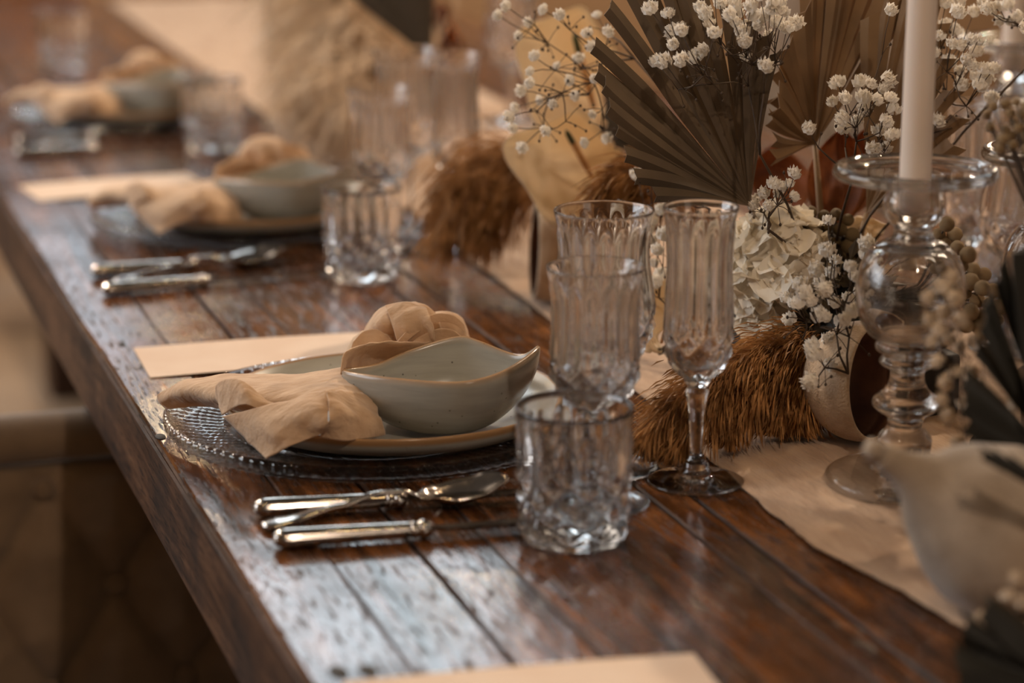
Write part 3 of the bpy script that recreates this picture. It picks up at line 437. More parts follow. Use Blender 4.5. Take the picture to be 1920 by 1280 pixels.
def stemglass(name, R, prof_bowl_out, prof_bowl_in, cut, zs):
    st = [(.0088, .0150), (.0062, .0185), (.0048, .026), (.0062, zs-.022), (.0082, zs-.010), (.0090, zs-.006), (.0070, zs-.003), (.0092, zs)]
    foot = smoothprof(FOOT(R, 0), 3)
    me_o = foot+dense(smoothprof(st, 3)+smoothprof(prof_bowl_out, 4), .0018)
    inn = smoothprof(prof_bowl_in); args = dict(cut); args['zi'] = len(me_o)-3
    f0 = cutfn(**args)
    def f(i, th, r, z):
        if .017 < z < zs-.004 and i < len(me_o):  # six-sided stem
            k = math.cos(math.pi/6)/math.cos(((th+math.pi/6) % (math.pi/3))-math.pi/6); return r*(.45+.55*k)*1.04
        return f0(i, th, r, z)
    return lathe(name, me_o+inn, CRYSTAL, 144, f)
GS = stemglass('goblet_small', .0385, [(.0125, .0725), (.024, .080), (.0300, .092), (.0312, .105), (.0302, .125), (.0300, .145), (.0318, .160), (.0342, .170), (.0340, .1722)],
    [(.0332, .1722), (.0322, .168), (.0300, .157), (.0280, .14), (.0280, .12), (.0284, .105), (.0262, .094), (.018, .083), (0, .079)],
    dict(z0=.073, z1=.164, zf=.103, nf=16, a_f=.0011, nd=10, a_d=.0017, pitch=.020), .069)
GL = stemglass('goblet_large', .041, [(.0125, .0775), (.026, .086), (.0345, .100), (.0378, .117), (.0362, .135), (.0330, .155), (.0326, .170), (.0345, .185), (.0364, .1935), (.0362, .1952)],
    [(.0354, .1952), (.0345, .192), (.0322, .18), (.0306, .165), (.0312, .152), (.0338, .133), (.0350, .117), (.0318, .102), (.022, .09), (0, .0845)],
    dict(z0=.078, z1=.186, zf=.118, nf=18, a_f=.0013, nd=10, a_d=.0018, pitch=.022), .074)
FL = stemglass('champagne_flute', .0345, [(.0105, .0785), (.0185, .086), (.0232, .098), (.0248, .113), (.0240, .135), (.0230, .158), (.0236, .180), (.0256, .197), (.0272, .2025), (.0270, .2045)],
    [(.0263, .2045), (.0255, .2015), (.0236, .193), (.0218, .178), (.0212, .158), (.0220, .135), (.0226, .113), (.0205, .1), (.014, .09), (0, .086)],
    dict(z0=.079, z1=.196, zf=.112, nf=14, a_f=.0011, nd=9, a_d=.0015, pitch=.019), .075)
def glassobj(name, me, p, label, cat, group, rz=0):
    o = put(name, me, None, (p[0], p[1], ZT+.0008+(0.0032 if .40 < p[0] < .79 else 0)), (0, 0, rz)); tag(o, label, cat, group); return o
for p, l in zip(D['tumbler'], ['cut crystal tumbler nearest the camera, beside the cutlery', 'blurred cut crystal tumbler by the second place setting', 'blurred cut crystal tumbler by the third place setting', 'far blurred cut crystal tumbler at the top left of the table']):
    glassobj('crystal_tumbler', TUMB, p, l, 'tumbler', 'cut crystal tumblers along the left side', p[1])
for p, l in zip(D['goblet_small'], ['shorter crystal wine goblet standing behind the nearest tumbler', 'blurred shorter crystal goblet behind the second tumbler', 'far blurred crystal goblet in front of the pampas plumes']):
    glassobj('wine_goblet', GS, p, l, 'goblet', 'shorter crystal wine goblets', p[1])
for p, l in zip(D['goblet_large'], ['taller crystal water goblet behind the shorter goblet of the near setting', 'blurred taller crystal goblet at the second setting']):
    glassobj('water_goblet', GL, p, l, 'goblet', 'taller crystal water goblets', p[1])
for p, l in zip(D['flute'], ['crystal champagne flute in front of the cream hydrangea', 'blurred crystal champagne flute at the second setting']):
    glassobj('champagne_flute', FL, p, l, 'flute', 'crystal champagne flutes', p[1])
glassobj('water_goblet', GL, D['opp']['goblet_large'][0], 'crystal water goblet at the right edge behind the second candle holder', 'goblet', 'taller crystal water goblets')
glassobj('water_goblet', GL, D['opp']['goblet_large'][1], 'far blurred crystal goblet behind the airy white blossoms on the left', 'goblet', 'taller crystal water goblets')
glassobj('champagne_flute', FL, D['opp']['flute'][0], 'crystal champagne flute behind the candle, on the far side of the flowers', 'flute', 'crystal champagne flutes')
glassobj('crystal_tumbler', TUMB, D['opp']['tumbler'][0], 'cut crystal tumbler on the far side of the table behind the goblet', 'tumbler', 'cut crystal tumblers on the far side')

# ---------------------------------------------------------------- place settings
def charger_me():
    pro = [(0, 0), (.10, 0), (.140, .0005), (.154, .0018), (.162, .0045), (.1652, .0080), (.1660, .0140), (.1640, .0172), (.1610, .0160), (.148, .0125), (.122, .0085), (.105, .0055), (0, .0055)]
    P = dense(pro, .0020)
    def f(i, th, r, z):
        if .155 < r: return r+.0008*math.cos(th*110)*(1 if .003 < z < .0155 else .3)
        return r
    me = lathe('charger', P, CHG, 540, f)
    for v in me.vertices:
        r = math.hypot(v.co.x, v.co.y); th = math.atan2(v.co.y, v.co.x)
        if .105 < r < .158: v.co.z += .0011*math.cos(th*90+(int((r-.105)/.0055) % 2)*math.pi)*math.sin((r-.105)*math.pi/.0055)*(1 if v.co.z > .0085 else 0)
    return me
CH = charger_me()
def rimattr(me, fn):
    a = me.attributes.new('rim', 'FLOAT', 'POINT')
    a.data.foreach_set('value', [fn(v.co) for v in me.vertices]); return me
PL = lathe('plate', smoothprof([(0, .003), (.072, .003), (.076, 0), (.082, 0), (.084, .003), (.110, .0045), (.1235, .0078), (.1305, .0135), (.1328, .0205), (.1315, .0228), (.1285, .0212), (.120, .0162), (.104, .0112), (.08, .009), (0, .0085)], 3), STONE, 128)
rimattr(PL, lambda c: max(0, min(1, (math.hypot(c.x, c.y)-.1285)/.0012)) * (1 if c.z > .0165 else .0))
def bowl_me():
    bc = Vector((D['bowl_c'][0], D['bowl_c'][1], 0)); pts = D['bowl_rim']
    Pn = [Vector((a, b, z-.0245)) for a, b, z in pts]; m = 8; n0 = len(Pn); rim = []
    for i in range(n0):
        p0, p1, p2, p3 = Pn[i-1], Pn[i], Pn[(i+1) % n0], Pn[(i+2) % n0]
        for k in range(m):
            t = k/m; rim.append(.5*((2*p1)+(p2-p0)*t+(2*p0-5*p1+4*p2-p3)*t*t+(3*p1-p0-3*p2+p3)*t**3))
    for _ in range(3):
        rim = [(rim[i-1]*.25+rim[i]*.5+rim[(i+1) % len(rim)]*.25) if abs(rim[i].x) < .064 else rim[i] for i in range(len(rim))]
    n = len(rim); V = []; Fc = []; K = 16; RimV = []
    def ringpt(q, s, off):
        # s 0 at base centre ring .. 1 rim; convex belly
        th = math.atan2(q.y, q.x); base = Vector((math.cos(th)*.026, math.sin(th)*.026, 0))
        rxy = Vector((q.x, q.y, 0)); sharp = max(0, (rxy.length-.058)/.017)
        f = math.sin(s*math.pi/2)**(.66+.22*sharp); g = 1-math.cos(s*math.pi/2)
        g = g*.72+s*.28
        p = base+(rxy-base)*f; p.z = q.z*g
        d = rxy.normalized()
        return p-d*off*(.6+.4*s) if off else p, g
    rings = []
    for k in range(K+1): rings.append([ringpt(q, k/K, 0)[0] for q in rim])
    top = []
    for q in rim:
        d = Vector((q.x, q.y, 0)).normalized(); top.append(q+Vector((0, 0, .0016))-d*.0020)
    rings.append(top)
    for k in range(K, -1, -1):
        r = []
        for q in rim:
            p, g = ringpt(q, k/K, .0042); p = p+Vector((0, 0, .004*(1-k/K))); r.append(p)
        rings.append(r)
    for r in rings: V += r
    for i in range(len(rings)-1):
        for j in range(n):
            a = i*n+j; b = i*n+(j+1) % n; Fc.append((a, b, b+n, a+n))
    Fc.append(tuple(range(n-1, -1, -1))); Fc.append(tuple((len(rings)-1)*n+j for j in range(n)))
    # local frame: x along view-right, y along view-depth -> rotate into world
    V2 = [(RV*v.x+FV*v.y+UP*v.z) for v in V]
    me = mesh('bowl', V2, Fc, STONE); a = me.attributes.new('rim', 'FLOAT', 'POINT'); vals = []
    for i in range(len(rings)):
        vals += [1.0 if i == K+1 else (.55 if i == K else .25)if i in (K, K+1, K+2) else 0.0]*n
    a.data.foreach_set('value', vals); return fix(me)
BW = bowl_me()
bc = D['bowl_c']
CX, CY = .170, 1.775
def knife_me(which):
    # along +X from the butt of the handle, length .235
    if which == 'handle':
        pr = [(0, 0), (.004, .0008), (.0064, .004), (.0074, .009), (.0072, .03), (.0066, .06), (.0060, .085), (.0058, .094)]
        me = lathe('handle', smoothprof(pr, 3), SILVER, 24, lambda i, th, r, z: r*(1+.06*math.cos(8*th)))
    if which == 'collar':
        me = lathe('collar', smoothprof([(0, .093), (.0058, .0935), (.0066, .096), (.0058, .0985), (.0076, .101), (.0070, .1045), (.0044, .108), (0, .109)], 3), SILVER, 20)
    for v in me.vertices: v.co = Vector((v.co.z, v.co.x*1.15, v.co.y*.86))
    return me
def blade_me():
    V = []; Fc = []; n = 24
    for i in range(n+1):
        t = i/n; x = .106+.128*t; w0 = -.0058 if t > .05 else -.003; w1 = .0062+.001*math.sin(t*3)
        if t > .8: k = (t-.8)/.2; w1 = .0066*(1-k*k*1.6); w0 = -.0058
        V += [(x, w0, .0012), (x, w0, -.0012), (x, w1, -.0002), (x, w1, .0002), ]
    for i in range(n):
        for j in range(4):
            a = i*4+j; b = i*4+(j+1) % 4; Fc.append((a, b, b+4, a+4))
    Fc += [(0, 1, 2, 3), (n*4+3, n*4+2, n*4+1, n*4)]
    return fix(mesh('blade', V, Fc, BLADE, False))
KH, KC, KB = knife_me('handle'), knife_me('collar'), blade_me()
def knife(pts, label):
    a, b = W(pts[0]), W(pts[1]); t = empty('table_knife', (a.x, a.y, ZT+.0068), math.atan2(b.y-a.y, b.x-a.x)); tag(t, label, 'knife', 'silver table knives')
    put('handle', KH, t); put('collar', KC, t); put('blade', KB, t); return t
def spoon(pts, label):
    a, k, c, e = [W(p) for p in pts]
    ax = (e-a); ax.z = 0; L = ax.length; rz = math.atan2(ax.y, ax.x)
    t = empty('dessert_spoon', (a.x, a.y, ZT), rz); tag(t, label, 'spoon', 'silver dessert spoons')
    zc = lambda s: catz(s)
    Z = [(0, .0035), (.08, .0048), (.3, .0105), (.46, .0160), (.56, .0150), (.66, .0075), (.74, .0018), (.86, .004), (1, .0125)]
    def catz(s):
        for (s0, z0), (s1, z1) in zip(Z, Z[1:]):
            if s <= s1: u = (s-s0)/(s1-s0); u = u*u*(3-2*u); return z0+(z1-z0)*u
        return Z[-1][1]
    Wd = [(0, .003), (.02, .0085), (.06, .0105), (.12, .008), (.25, .0042), (.5, .0026), (.60, .0034), (.65, .0085), (.72, .0180), (.80, .0212), (.88, .0198), (.95, .0140), (.985, .0075), (1, .0015)]
    def wz(s):
        for (s0, z0), (s1, z1) in zip(Wd, Wd[1:]):
            if s <= s1: return z0+(z1-z0)*(s-s0)/(s1-s0)
        return .001
    def strip(s0, s1, n, nm, m=10):
        V = []; Fc = []
        for side in (0, 1):
            for i in range(n+1):
                s = s0+(s1-s0)*i/n; w_ = wz(s); z = catz(s)
                for j in range(m+1):
                    u = j/m*2-1; cup = 0
                    if s > .62: cup = .0075*(u*u)*min(1, (s-.62)/.1)*(1 if s < .93 else max(.2, 1-(s-.93)*8))
                    V.append((s*L, u*w_, z+cup+.0012+(.0009*(1-u*u) if s < .62 else 0)-side*.0018))
        T = (n+1)*(m+1)
        for i in range(n):
            for j in range(m):
                q = i*(m+1)+j; Fc += [(q, q+1, q+m+2, q+m+1), (q+T, q+m+1+T, q+m+2+T, q+1+T)]
            for j in (0, m): q = i*(m+1)+j; Fc.append((q, q+m+1, q+m+1+T, q+T))
        for i in (0, n):
            for j in range(m): q = i*(m+1)+j; Fc.append((q, q+1, q+1+T, q+T))
        return fix(mesh(nm, V, Fc, SILVER))
    put('handle', strip(0, .62, 40, 'handle', 4), t); put('bowl', strip(.62, 1, 30, 'bowl', 12), t); return t
def napkin_at(dx, dy, label, seed):
    # four draped pieces and three loops of one soft cloth
    V = []; Fc = []
    for i, k in enumerate(('back_tail', 'front_flap', 'right_fold', 'small_fold', 'collar', 'flap_one', 'flap_two', 'flap_three', 'flap_four')):
        patch(D['napkin'][k], 7, .0011, 70, .0010, V, Fc, seed+i*3)
    for i, (path, rads) in enumerate(D['rolls']):
        P = catmull([Vector(p) for p in path], 10); n = len(P); M = 28; k0 = len(V)
        for a in range(n):
            f = a/(n-1)*(len(rads)-1); g = min(int(f), len(rads)-2); R_ = rads[g]+(rads[g+1]-rads[g])*(f-g)
            tg = (P[min(a+1, n-1)]-P[max(a-1, 0)]).normalized(); sx = tg.cross(FV).normalized(); sy = tg.cross(sx)
            for b in range(M):
                th = 2*math.pi*b/M; q = P[a]+(sx*math.cos(th)*.95+sy*math.sin(th)*1.05)*R_*(1+.13*math.cos(2*th+a*.16+i)-.20*abs(math.sin(1.5*th-a*.10+i*2))**.6+.12)
                q += Vector((mnoise.noise(q*60), mnoise.noise(q*60+Vector((5, 0, 0))), mnoise.noise(q*60+Vector((0, 5, 0)))))*.0016
                q -= sy*.0; q.z = max(q.z, .020); V.append(q)
        for a in range(n-1):
            for b in range(M):
                x = k0+a*M+b; y = k0+a*M+(b+1) % M; Fc.append((x, y, y+M, x+M))
        Fc.append(tuple(k0+b for b in range(M-1, -1, -1))); Fc.append(tuple(k0+(n-1)*M+b for b in range(M)))
    o = put('linen_napkin', fix(mesh('linen_napkin', [(v[0]-CX, v[1]-CY, v[2]) for v in V], Fc, LINEN)), None, (CX+dx, CY+dy, ZT))
    tag(o, label, 'napkin', 'peach gauze napkins tied on the plates'); return o
names = ['near', 'second', 'third']
OFF = [(0, 0), (.0655, .835), (.062, 1.62)]
sets = [('ribbed clear glass charger plate of the nearest setting', 'grey stoneware plate with brown rim, nearest setting', 'pointed grey-blue stoneware bowl with wavy rim on the nearest plate', 'peach gauze napkin knotted behind the nearest bowl, corner hanging forward'),
        ('blurred glass charger plate of the second setting', 'blurred stoneware plate of the second setting', 'blurred pointed grey bowl on the second plate', 'blurred peach napkin knotted behind the second bowl'),
        ('far blurred glass charger of the third setting', 'far blurred stoneware plate of the third setting', 'far blurred pointed grey bowl on the third plate', 'far blurred peach napkin behind the third bowl')]
nap = None
for i, (dx, dy) in enumerate(OFF):
    L = sets[i]
    o = put('glass_charger', CH, None, (CX+dx, CY+dy, ZT+.0008)); tag(o, L[0], 'charger plate', 'glass charger plates')
    o = put('stoneware_plate', PL, None, (.182+dx, 1.768+dy, ZT+.0070)); tag(o, L[1], 'plate', 'stoneware plates')
    o = put('stoneware_bowl', BW, None, (bc[0]+dx, bc[1]+dy, ZT+.0200)); tag(o, L[2], 'bowl', 'pointed stoneware bowls')
    if nap is None: nap = napkin_at(0, 0, L[3], 1)
    else: q = clone(nap, None, (CX+dx, CY+dy, ZT)); tag(q, L[3], 'napkin', 'peach gauze napkins tied on the plates')
knife(D['knife'][0], 'upper silver knife of the near setting, closest to the glass charger')
knife(D['knife'][1], 'lower silver knife of the near setting, its blade passing behind the tumbler')
knife(D['knife2'][0], 'blurred upper silver knife of the second setting')
knife(D['knife2'][1], 'blurred lower silver knife of the second setting')
knife(D['knife3'][0], 'far blurred upper silver knife of the third setting')
knife(D['knife3'][1], 'far blurred lower silver knife of the third setting')
spoon(D['fork'], 'silver spoon between the two knives of the near setting')
spoon(D['fork2'], 'blurred silver spoon between the knives of the second setting')
spoon(D['fork3'], 'far blurred silver spoon of the third setting')
for (a, b, c), l in zip(D['menu'], ['blank cream menu card tucked behind the nearest plate', 'blurred cream menu card behind the second plate', 'cream menu card cut off at the bottom edge of the picture']):
    A = Vector((a[0], a[1], 0)); B = Vector((b[0], b[1], 0)); Cc = Vector((c[0], c[1], 0))
    ex = (Cc-A).normalized()
    if l.startswith('cream'): ex = (Cc-A).normalized(); ey = (B-A); ey = Vector((-ex.y, ex.x, 0)) * (1 if Vector((-ex.y, ex.x, 0)).dot(ey) > 0 else -1)
    else:
        ey = Vector((-ex.y, ex.x, 0)); ey = ey if ey.dot(B-A) > 0 else -ey
    V = []; Fc = []; n = 12
    for s in (0, 1):
        for i in range(n+1):
            for v in (0, .105):
                p = A+ex*(.21*i/n)+ey*v; V.append((p.x-A.x, p.y-A.y, .0018+.0012*math.sin(i/n*math.pi)-s*.0005))
    T = 2*(n+1)
    for i in range(n):
        q = 2*i; Fc += [(q, q+1, q+3, q+2), (q+T, q+2+T, q+3+T, q+1+T), (q, q+2, q+2+T, q+T), (q+1, q+1+T, q+3+T, q+3)]
    Fc += [(0, T, T+1, 1), (2*n, 2*n+1, 2*n+1+T, 2*n+T)]
    tag(put('menu_card', fix(mesh('menu_card', V, Fc, PAPER, False)), None, (A.x, A.y, ZT-.0005)), l, 'menu card', 'cream menu cards')

# ---------------------------------------------------------------- candle holders
def holder(p, label):
    t = empty('glass_candle_holder', (p[0], p[1], ZT+.0035)); tag(t, label, 'candle holder', 'turned glass candle holders')
    if 'holder_stand' not in bpy.data.meshes:
        pr = [(0, 0.001), (.050, 0), (.0555, .001), (.0565, .004), (.0555, .0075), (.050, .0095), (.030, .0105), (.0205, .0125), (.0180, .016), (.0185, .022), (.0195, .030), (.0190, .036), (.0140, .042), (.0125, .046), (.0140, .051), (.0215, .056), (.0245, .060), (.0235, .064), (.0215, .066), (.0165, .070), (.0135, .075), (.0122, .080), (.0130, .085), (.0190, .089), (.0205, .092), (.0185, .095), (.0180, .097), (.0228, .100), (.0235, .104), (.0215, .107)]
        me = lathe('holder_stand', smoothprof(pr, 3)+[(0, .107)], GLASS, 72)
        bo = smoothprof([(0, .107), (.020, .1072), (.028, .111), (.0352, .122), (.0388, .138), (.0388, .150), (.0355, .163), (.0290, .173), (.0215, .1785), (.016, .1795), (0, .1795)], 4)
        bi = smoothprof([(0, .1745), (.018, .1735), (.026, .169), (.0322, .160), (.0355, .149), (.0355, .138), (.0322, .125), (.026, .116), (.018, .112), (0, .1115)], 4)
        A = lathe('holder_bulb', bo, GLASS, 72, closed=False); bm = bmesh.new(); bm.from_mesh(A)
        Bm = lathe('tmp', bi, GLASS, 72, closed=False)
        for q in Bm.polygons: pass
        bm2 = bmesh.new(); bm2.from_mesh(Bm); bmesh.ops.reverse_faces(bm2, faces=bm2.faces); bm2.to_mesh(Bm); bm2.free()
        bm.from_mesh(Bm); bm.to_mesh(A); bm.free(); A.shade_smooth()
        cu = smoothprof([(0, .1795), (.0150, .1800), (.0140, .184), (.0135, .188), (.0165, .192), (.0210, .199), (.0215, .208), (.0190, .215), (.0170, .219)], 3)
        tr = smoothprof([(.0185, .2205), (.035, .2215), (.048, .2225), (.0560, .2245), (.0578, .2285), (.0560, .2325), (.0520, .2325), (.0465, .2290), (.0440, .2275), (.030, .2270), (.0200, .2268), (.0165, .2262), (.0125, .2245), (.0115, .2150), (.0115, .2010), (0, .2000)], 3)
        lathe('holder_cup', cu+tr, GLASS, 96)
    put('stand', bpy.data.meshes['holder_stand'], t); put('bulb', bpy.data.meshes['holder_bulb'], t); put('candle_tray', bpy.data.meshes['holder_cup'], t)
    return t
CANDLE = lathe('taper_candle', [(0, 0), (.0108, 0), (.0112, .01), (.0108, .10), (.0096, .24), (.0088, .27), (.005, .277), (0, .278)], CAND, 32)
WICK = None
def candle(p, label, z=.2045):
    t = put('taper_candle', CANDLE, None, (p[0], p[1], ZT+z)); tag(t, label, 'candle', 'ivory taper candles')
    m = MB(); m.tube([(0, 0, .276), (.001, 0, .283), (.002, .001, .288)], .0008, 5); put('wick', m.me('wick', PALMTIP), t); return t
holder(D['holder'][0], 'turned clear glass candle holder with a wide tray, in front of the flowers')
holder(D['holder'][1], 'clear glass candle holder cut off by the right edge of the picture')
candle(D['holder'][0], 'ivory taper candle standing in the front glass holder')
candle(D['holder'][1], 'ivory taper candle in the holder at the right edge')
h3 = D['far_holder']; holder(h3, 'far blurred glass candle holder on the opposite side of the flowers'); candle(h3, 'far blurred white taper candle near the right edge')

# ---------------------------------------------------------------- flowers
cp = empty('flower_trough', (.56, 1.76, ZT+.002)); tag(cp, 'dark low trough hidden under the dried flowers', 'flower trough')
q = MB(); q.box((-.05, -.10, 0), (.06, .16, .05)); put('trough_body', bevel_me(q.me('trough_body', PALMTIP, False), .004), cp)
q = MB(); q.box((-.045, -.095, .05), (.055, .155, .085)); put('floral_foam', bevel_me(q.me('floral_foam', PALM[4], False), .012), cp)

def palm(key, label, mat, wmax, split, fold=.22, bend=.0, stem_to=None, tipcut=.5, taper=1.0, blades_dark=False):
    d = D['palm'][key]; hub = W(d['hub']); tips = [W(t) for t in d['tips']]
    root = empty('palm_fan', hub); tag(root, label, 'palm fan')
    n = len(tips); cen = sum(tips, Vector())/n
    nrm = Vector((0, 0, 0))
    for a, b in zip(tips, tips[1:]): nrm += (a-hub).cross(b-hub)
    view = Vector(CC)-hub
    if nrm.dot(view) < 0: nrm = -nrm
    nrm.normalize()
    dirs = [(t-hub) for t in tips]
    for i, dv in enumerate(dirs):
        L = dv.length; u = dv.normalized(); s = nrm.cross(u).normalized(); nn = u.cross(s).normalized()
        if nn.dot(view) < 0: nn = -nn
        angs = []
        for j in (i-1, i+1):
            if 0 <= j < n: angs.append(u.angle(dirs[j].normalized()))
        half = (sum(angs)/len(angs))/2
        V = []; Fc = []; K = 14
        th = .0005
        for side in (0, 1):
            for k in range(K+1):
                t = k/K; r = L*t
                hw = min(r*math.tan(half)*1.04, wmax)
                if t > split: hw *= 1-(1-taper)*(t-split)/(1-split)
                hw = max(hw, .0007)
                base = hub+u*r-hub + nn*(bend*t*t*L)*(-1)
                base = base + s*(.006*math.sin(t*2.5+i)*t*t) + nn*(.003*math.sin(i*2.1))*t
                cut = .018*tipcut*min(1, wmax/.01) if k == K else 0
                f_ = fold*hw*2
                for w_, z_ in ((-1, 0), (-.5, .5), (0, 1), (.5, .5), (1, 0)):
                    V.append(base+s*(w_*hw)+nn*(z_*f_-side*th)+u*(-cut*(w_+1)/2))
        T = (K+1)*5
        for k in range(K):
            for j in range(4):
                q = k*5+j; Fc += [(q, q+1, q+6, q+5), (q+T, q+5+T, q+6+T, q+1+T)]
            for j in (0, 4): q = k*5+j; Fc.append((q, q+5, q+5+T, q+T))
        for k in (0, K):
            for j in range(4): q = k*5+j; Fc.append((q, q+1, q+1+T, q+T))
        bl = put('leaf_blade', fix(mesh('leaf_blade', V, Fc, mat, False)), root)
        if key in ('left',) and i > 8:
            tv = V[K*5:K*5+5]; c = sum((Vector(v) for v in tv), Vector())/5
            m = MB(); hw = min(L*math.tan(half), wmax)*.55
            m.add([c-s*hw+u*.002, c+s*hw-u*.006, c+s*hw*.8-u*.014-nn*.002, c-s*hw*.9-u*.008-nn*.002], [(0, 1, 2, 3)])
            m.add([c-s*hw+u*.002-nn*.0006, c+s*hw-u*.006-nn*.0006, c+s*hw*.8-u*.014-nn*.0026, c-s*hw*.9-u*.008-nn*.0026], [(3, 2, 1, 0)])
            put('cut_tip', m.me('cut_tip', PALMTIP, False), bl)
    if stem_to is not None:
        e = Vector(stem_to)-hub; m = MB(); m.tube([(0, 0, 0), e*.5+nrm*.004, e], [.0022, .003, .0035], 8); put('stalk', m.me('stalk', mat), root)
    return root
foam = Vector((.56, 1.79, ZT+.07))
palm('left', 'large taupe dried palm fan spreading to the left above the glasses', PALM[0], .0064, .6, .36, stem_to=foam+Vector((-.04, -.06, 0)), taper=.95)
palm('middle', 'brown dried palm fan behind, opening upward left of the candle', PALM[1], .0100, .7, .38, stem_to=foam)
palm('behind_candle', 'broad glossy brown palm fan behind the candle', PALM[2], .0145, .6, .2, stem_to=foam+Vector((.02, 0, 0)), taper=.8)
palm('small_grey', 'small blurred grey palm leaf peeping out left of the large fan', PALM[3], .010, .9, .1, stem_to=foam+Vector((-.03, .09, 0)))
palm('far_dark', 'far blurred dark palm fan at the top of the picture', PALM[3], .022, .7, .15, stem_to=(.60, 2.90, ZT+.01), taper=.8)
palm('foreground', 'dark blurred palm fan in the right foreground', PALM[4], .030, .9, .2, stem_to=(.56, 1.27, ZT+.03), taper=.8)
palm('foreground_low', 'dark blurred leaf lying over the felt pear', PALM[4], .016, .6, .2, stem_to=(.60, 1.30, ZT+.02), taper=.5)
palm('low_corner', 'nearly black palm leaf in the bottom right corner', PALM[4], .014, .6, .2, stem_to=(.52, 1.12, ZT+.01), taper=.7)

# gypsophila
def blossom_me(seed, mat, R=.0056):
    r = random.Random(seed); V = []; Fc = []
    for ring, (cnt, rad, elev, sz) in enumerate([(7, .62, .15, .66), (6, .45, .55, .55), (5, .25, .85, .5), (2, .08, 1.0, .4), (5, .4, -.3, .5)]):
        for i in range(cnt):
            a = 2*math.pi*(i+r.uniform(-.3, .3))/cnt+ring; c = Vector((math.cos(a)*rad, math.sin(a)*rad, elev*.62))*R*1.25
            out = Vector((math.cos(a)*(1-abs(elev)*.5), math.sin(a)*(1-abs(elev)*.5), elev+.2)).normalized()
            sd = out.cross(Vector((0, 0, 1)));
            if sd.length < .1: sd = Vector((1, 0, 0))
            sd.normalize(); upv = sd.cross(out).normalized(); s = sz*R*r.uniform(.85, 1.15); k = len(V)
            tw = r.uniform(-.5, .5); sd, upv = sd*math.cos(tw)+upv*math.sin(tw), upv*math.cos(tw)-sd*math.sin(tw)
            V += [c, c+sd*s*.9+out*s*.2, c+(sd*.75+upv*.8)*s+out*s*.75, c+upv*s*.55+out*s*.05, c+(-sd*.75+upv*.95)*s+out*s*.65, c-sd*s*.9+out*s*.2, c-upv*s*.6+out*s*.1]
            Fc += [(k, k+1, k+2), (k, k+2, k+3), (k, k+3, k+4), (k, k+4, k+5), (k, k+5, k+6), (k, k+6, k+1)]
    return mesh('blossom', V, Fc, mat)
BLO = [blossom_me(i, WHITE) for i in range(5)]
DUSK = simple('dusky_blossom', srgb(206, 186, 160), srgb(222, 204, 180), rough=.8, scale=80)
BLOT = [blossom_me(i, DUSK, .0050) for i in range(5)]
SPRL = dict(over_left_fan='sharp white baby\'s breath spray lying over the large palm fan', beside_candle='white baby\'s breath spray just left of the candle', under_left_fan='little baby\'s breath tuft at the foot of the large palm fan', beside_hydrangea='white baby\'s breath spray between hydrangea and glass bulb', right_of_candle='baby\'s breath spray to the right of the candle', top_right='baby\'s breath sprig in the top right corner', airy_left='airy thin baby\'s breath spray reaching left over the blurred background', behind_goblets='small white blossoms seen between goblet and flute', foreground_right='blurred baby\'s breath in front of the glass bulb\'s right side', foreground_low='blurred dim baby\'s breath in the lower right corner')
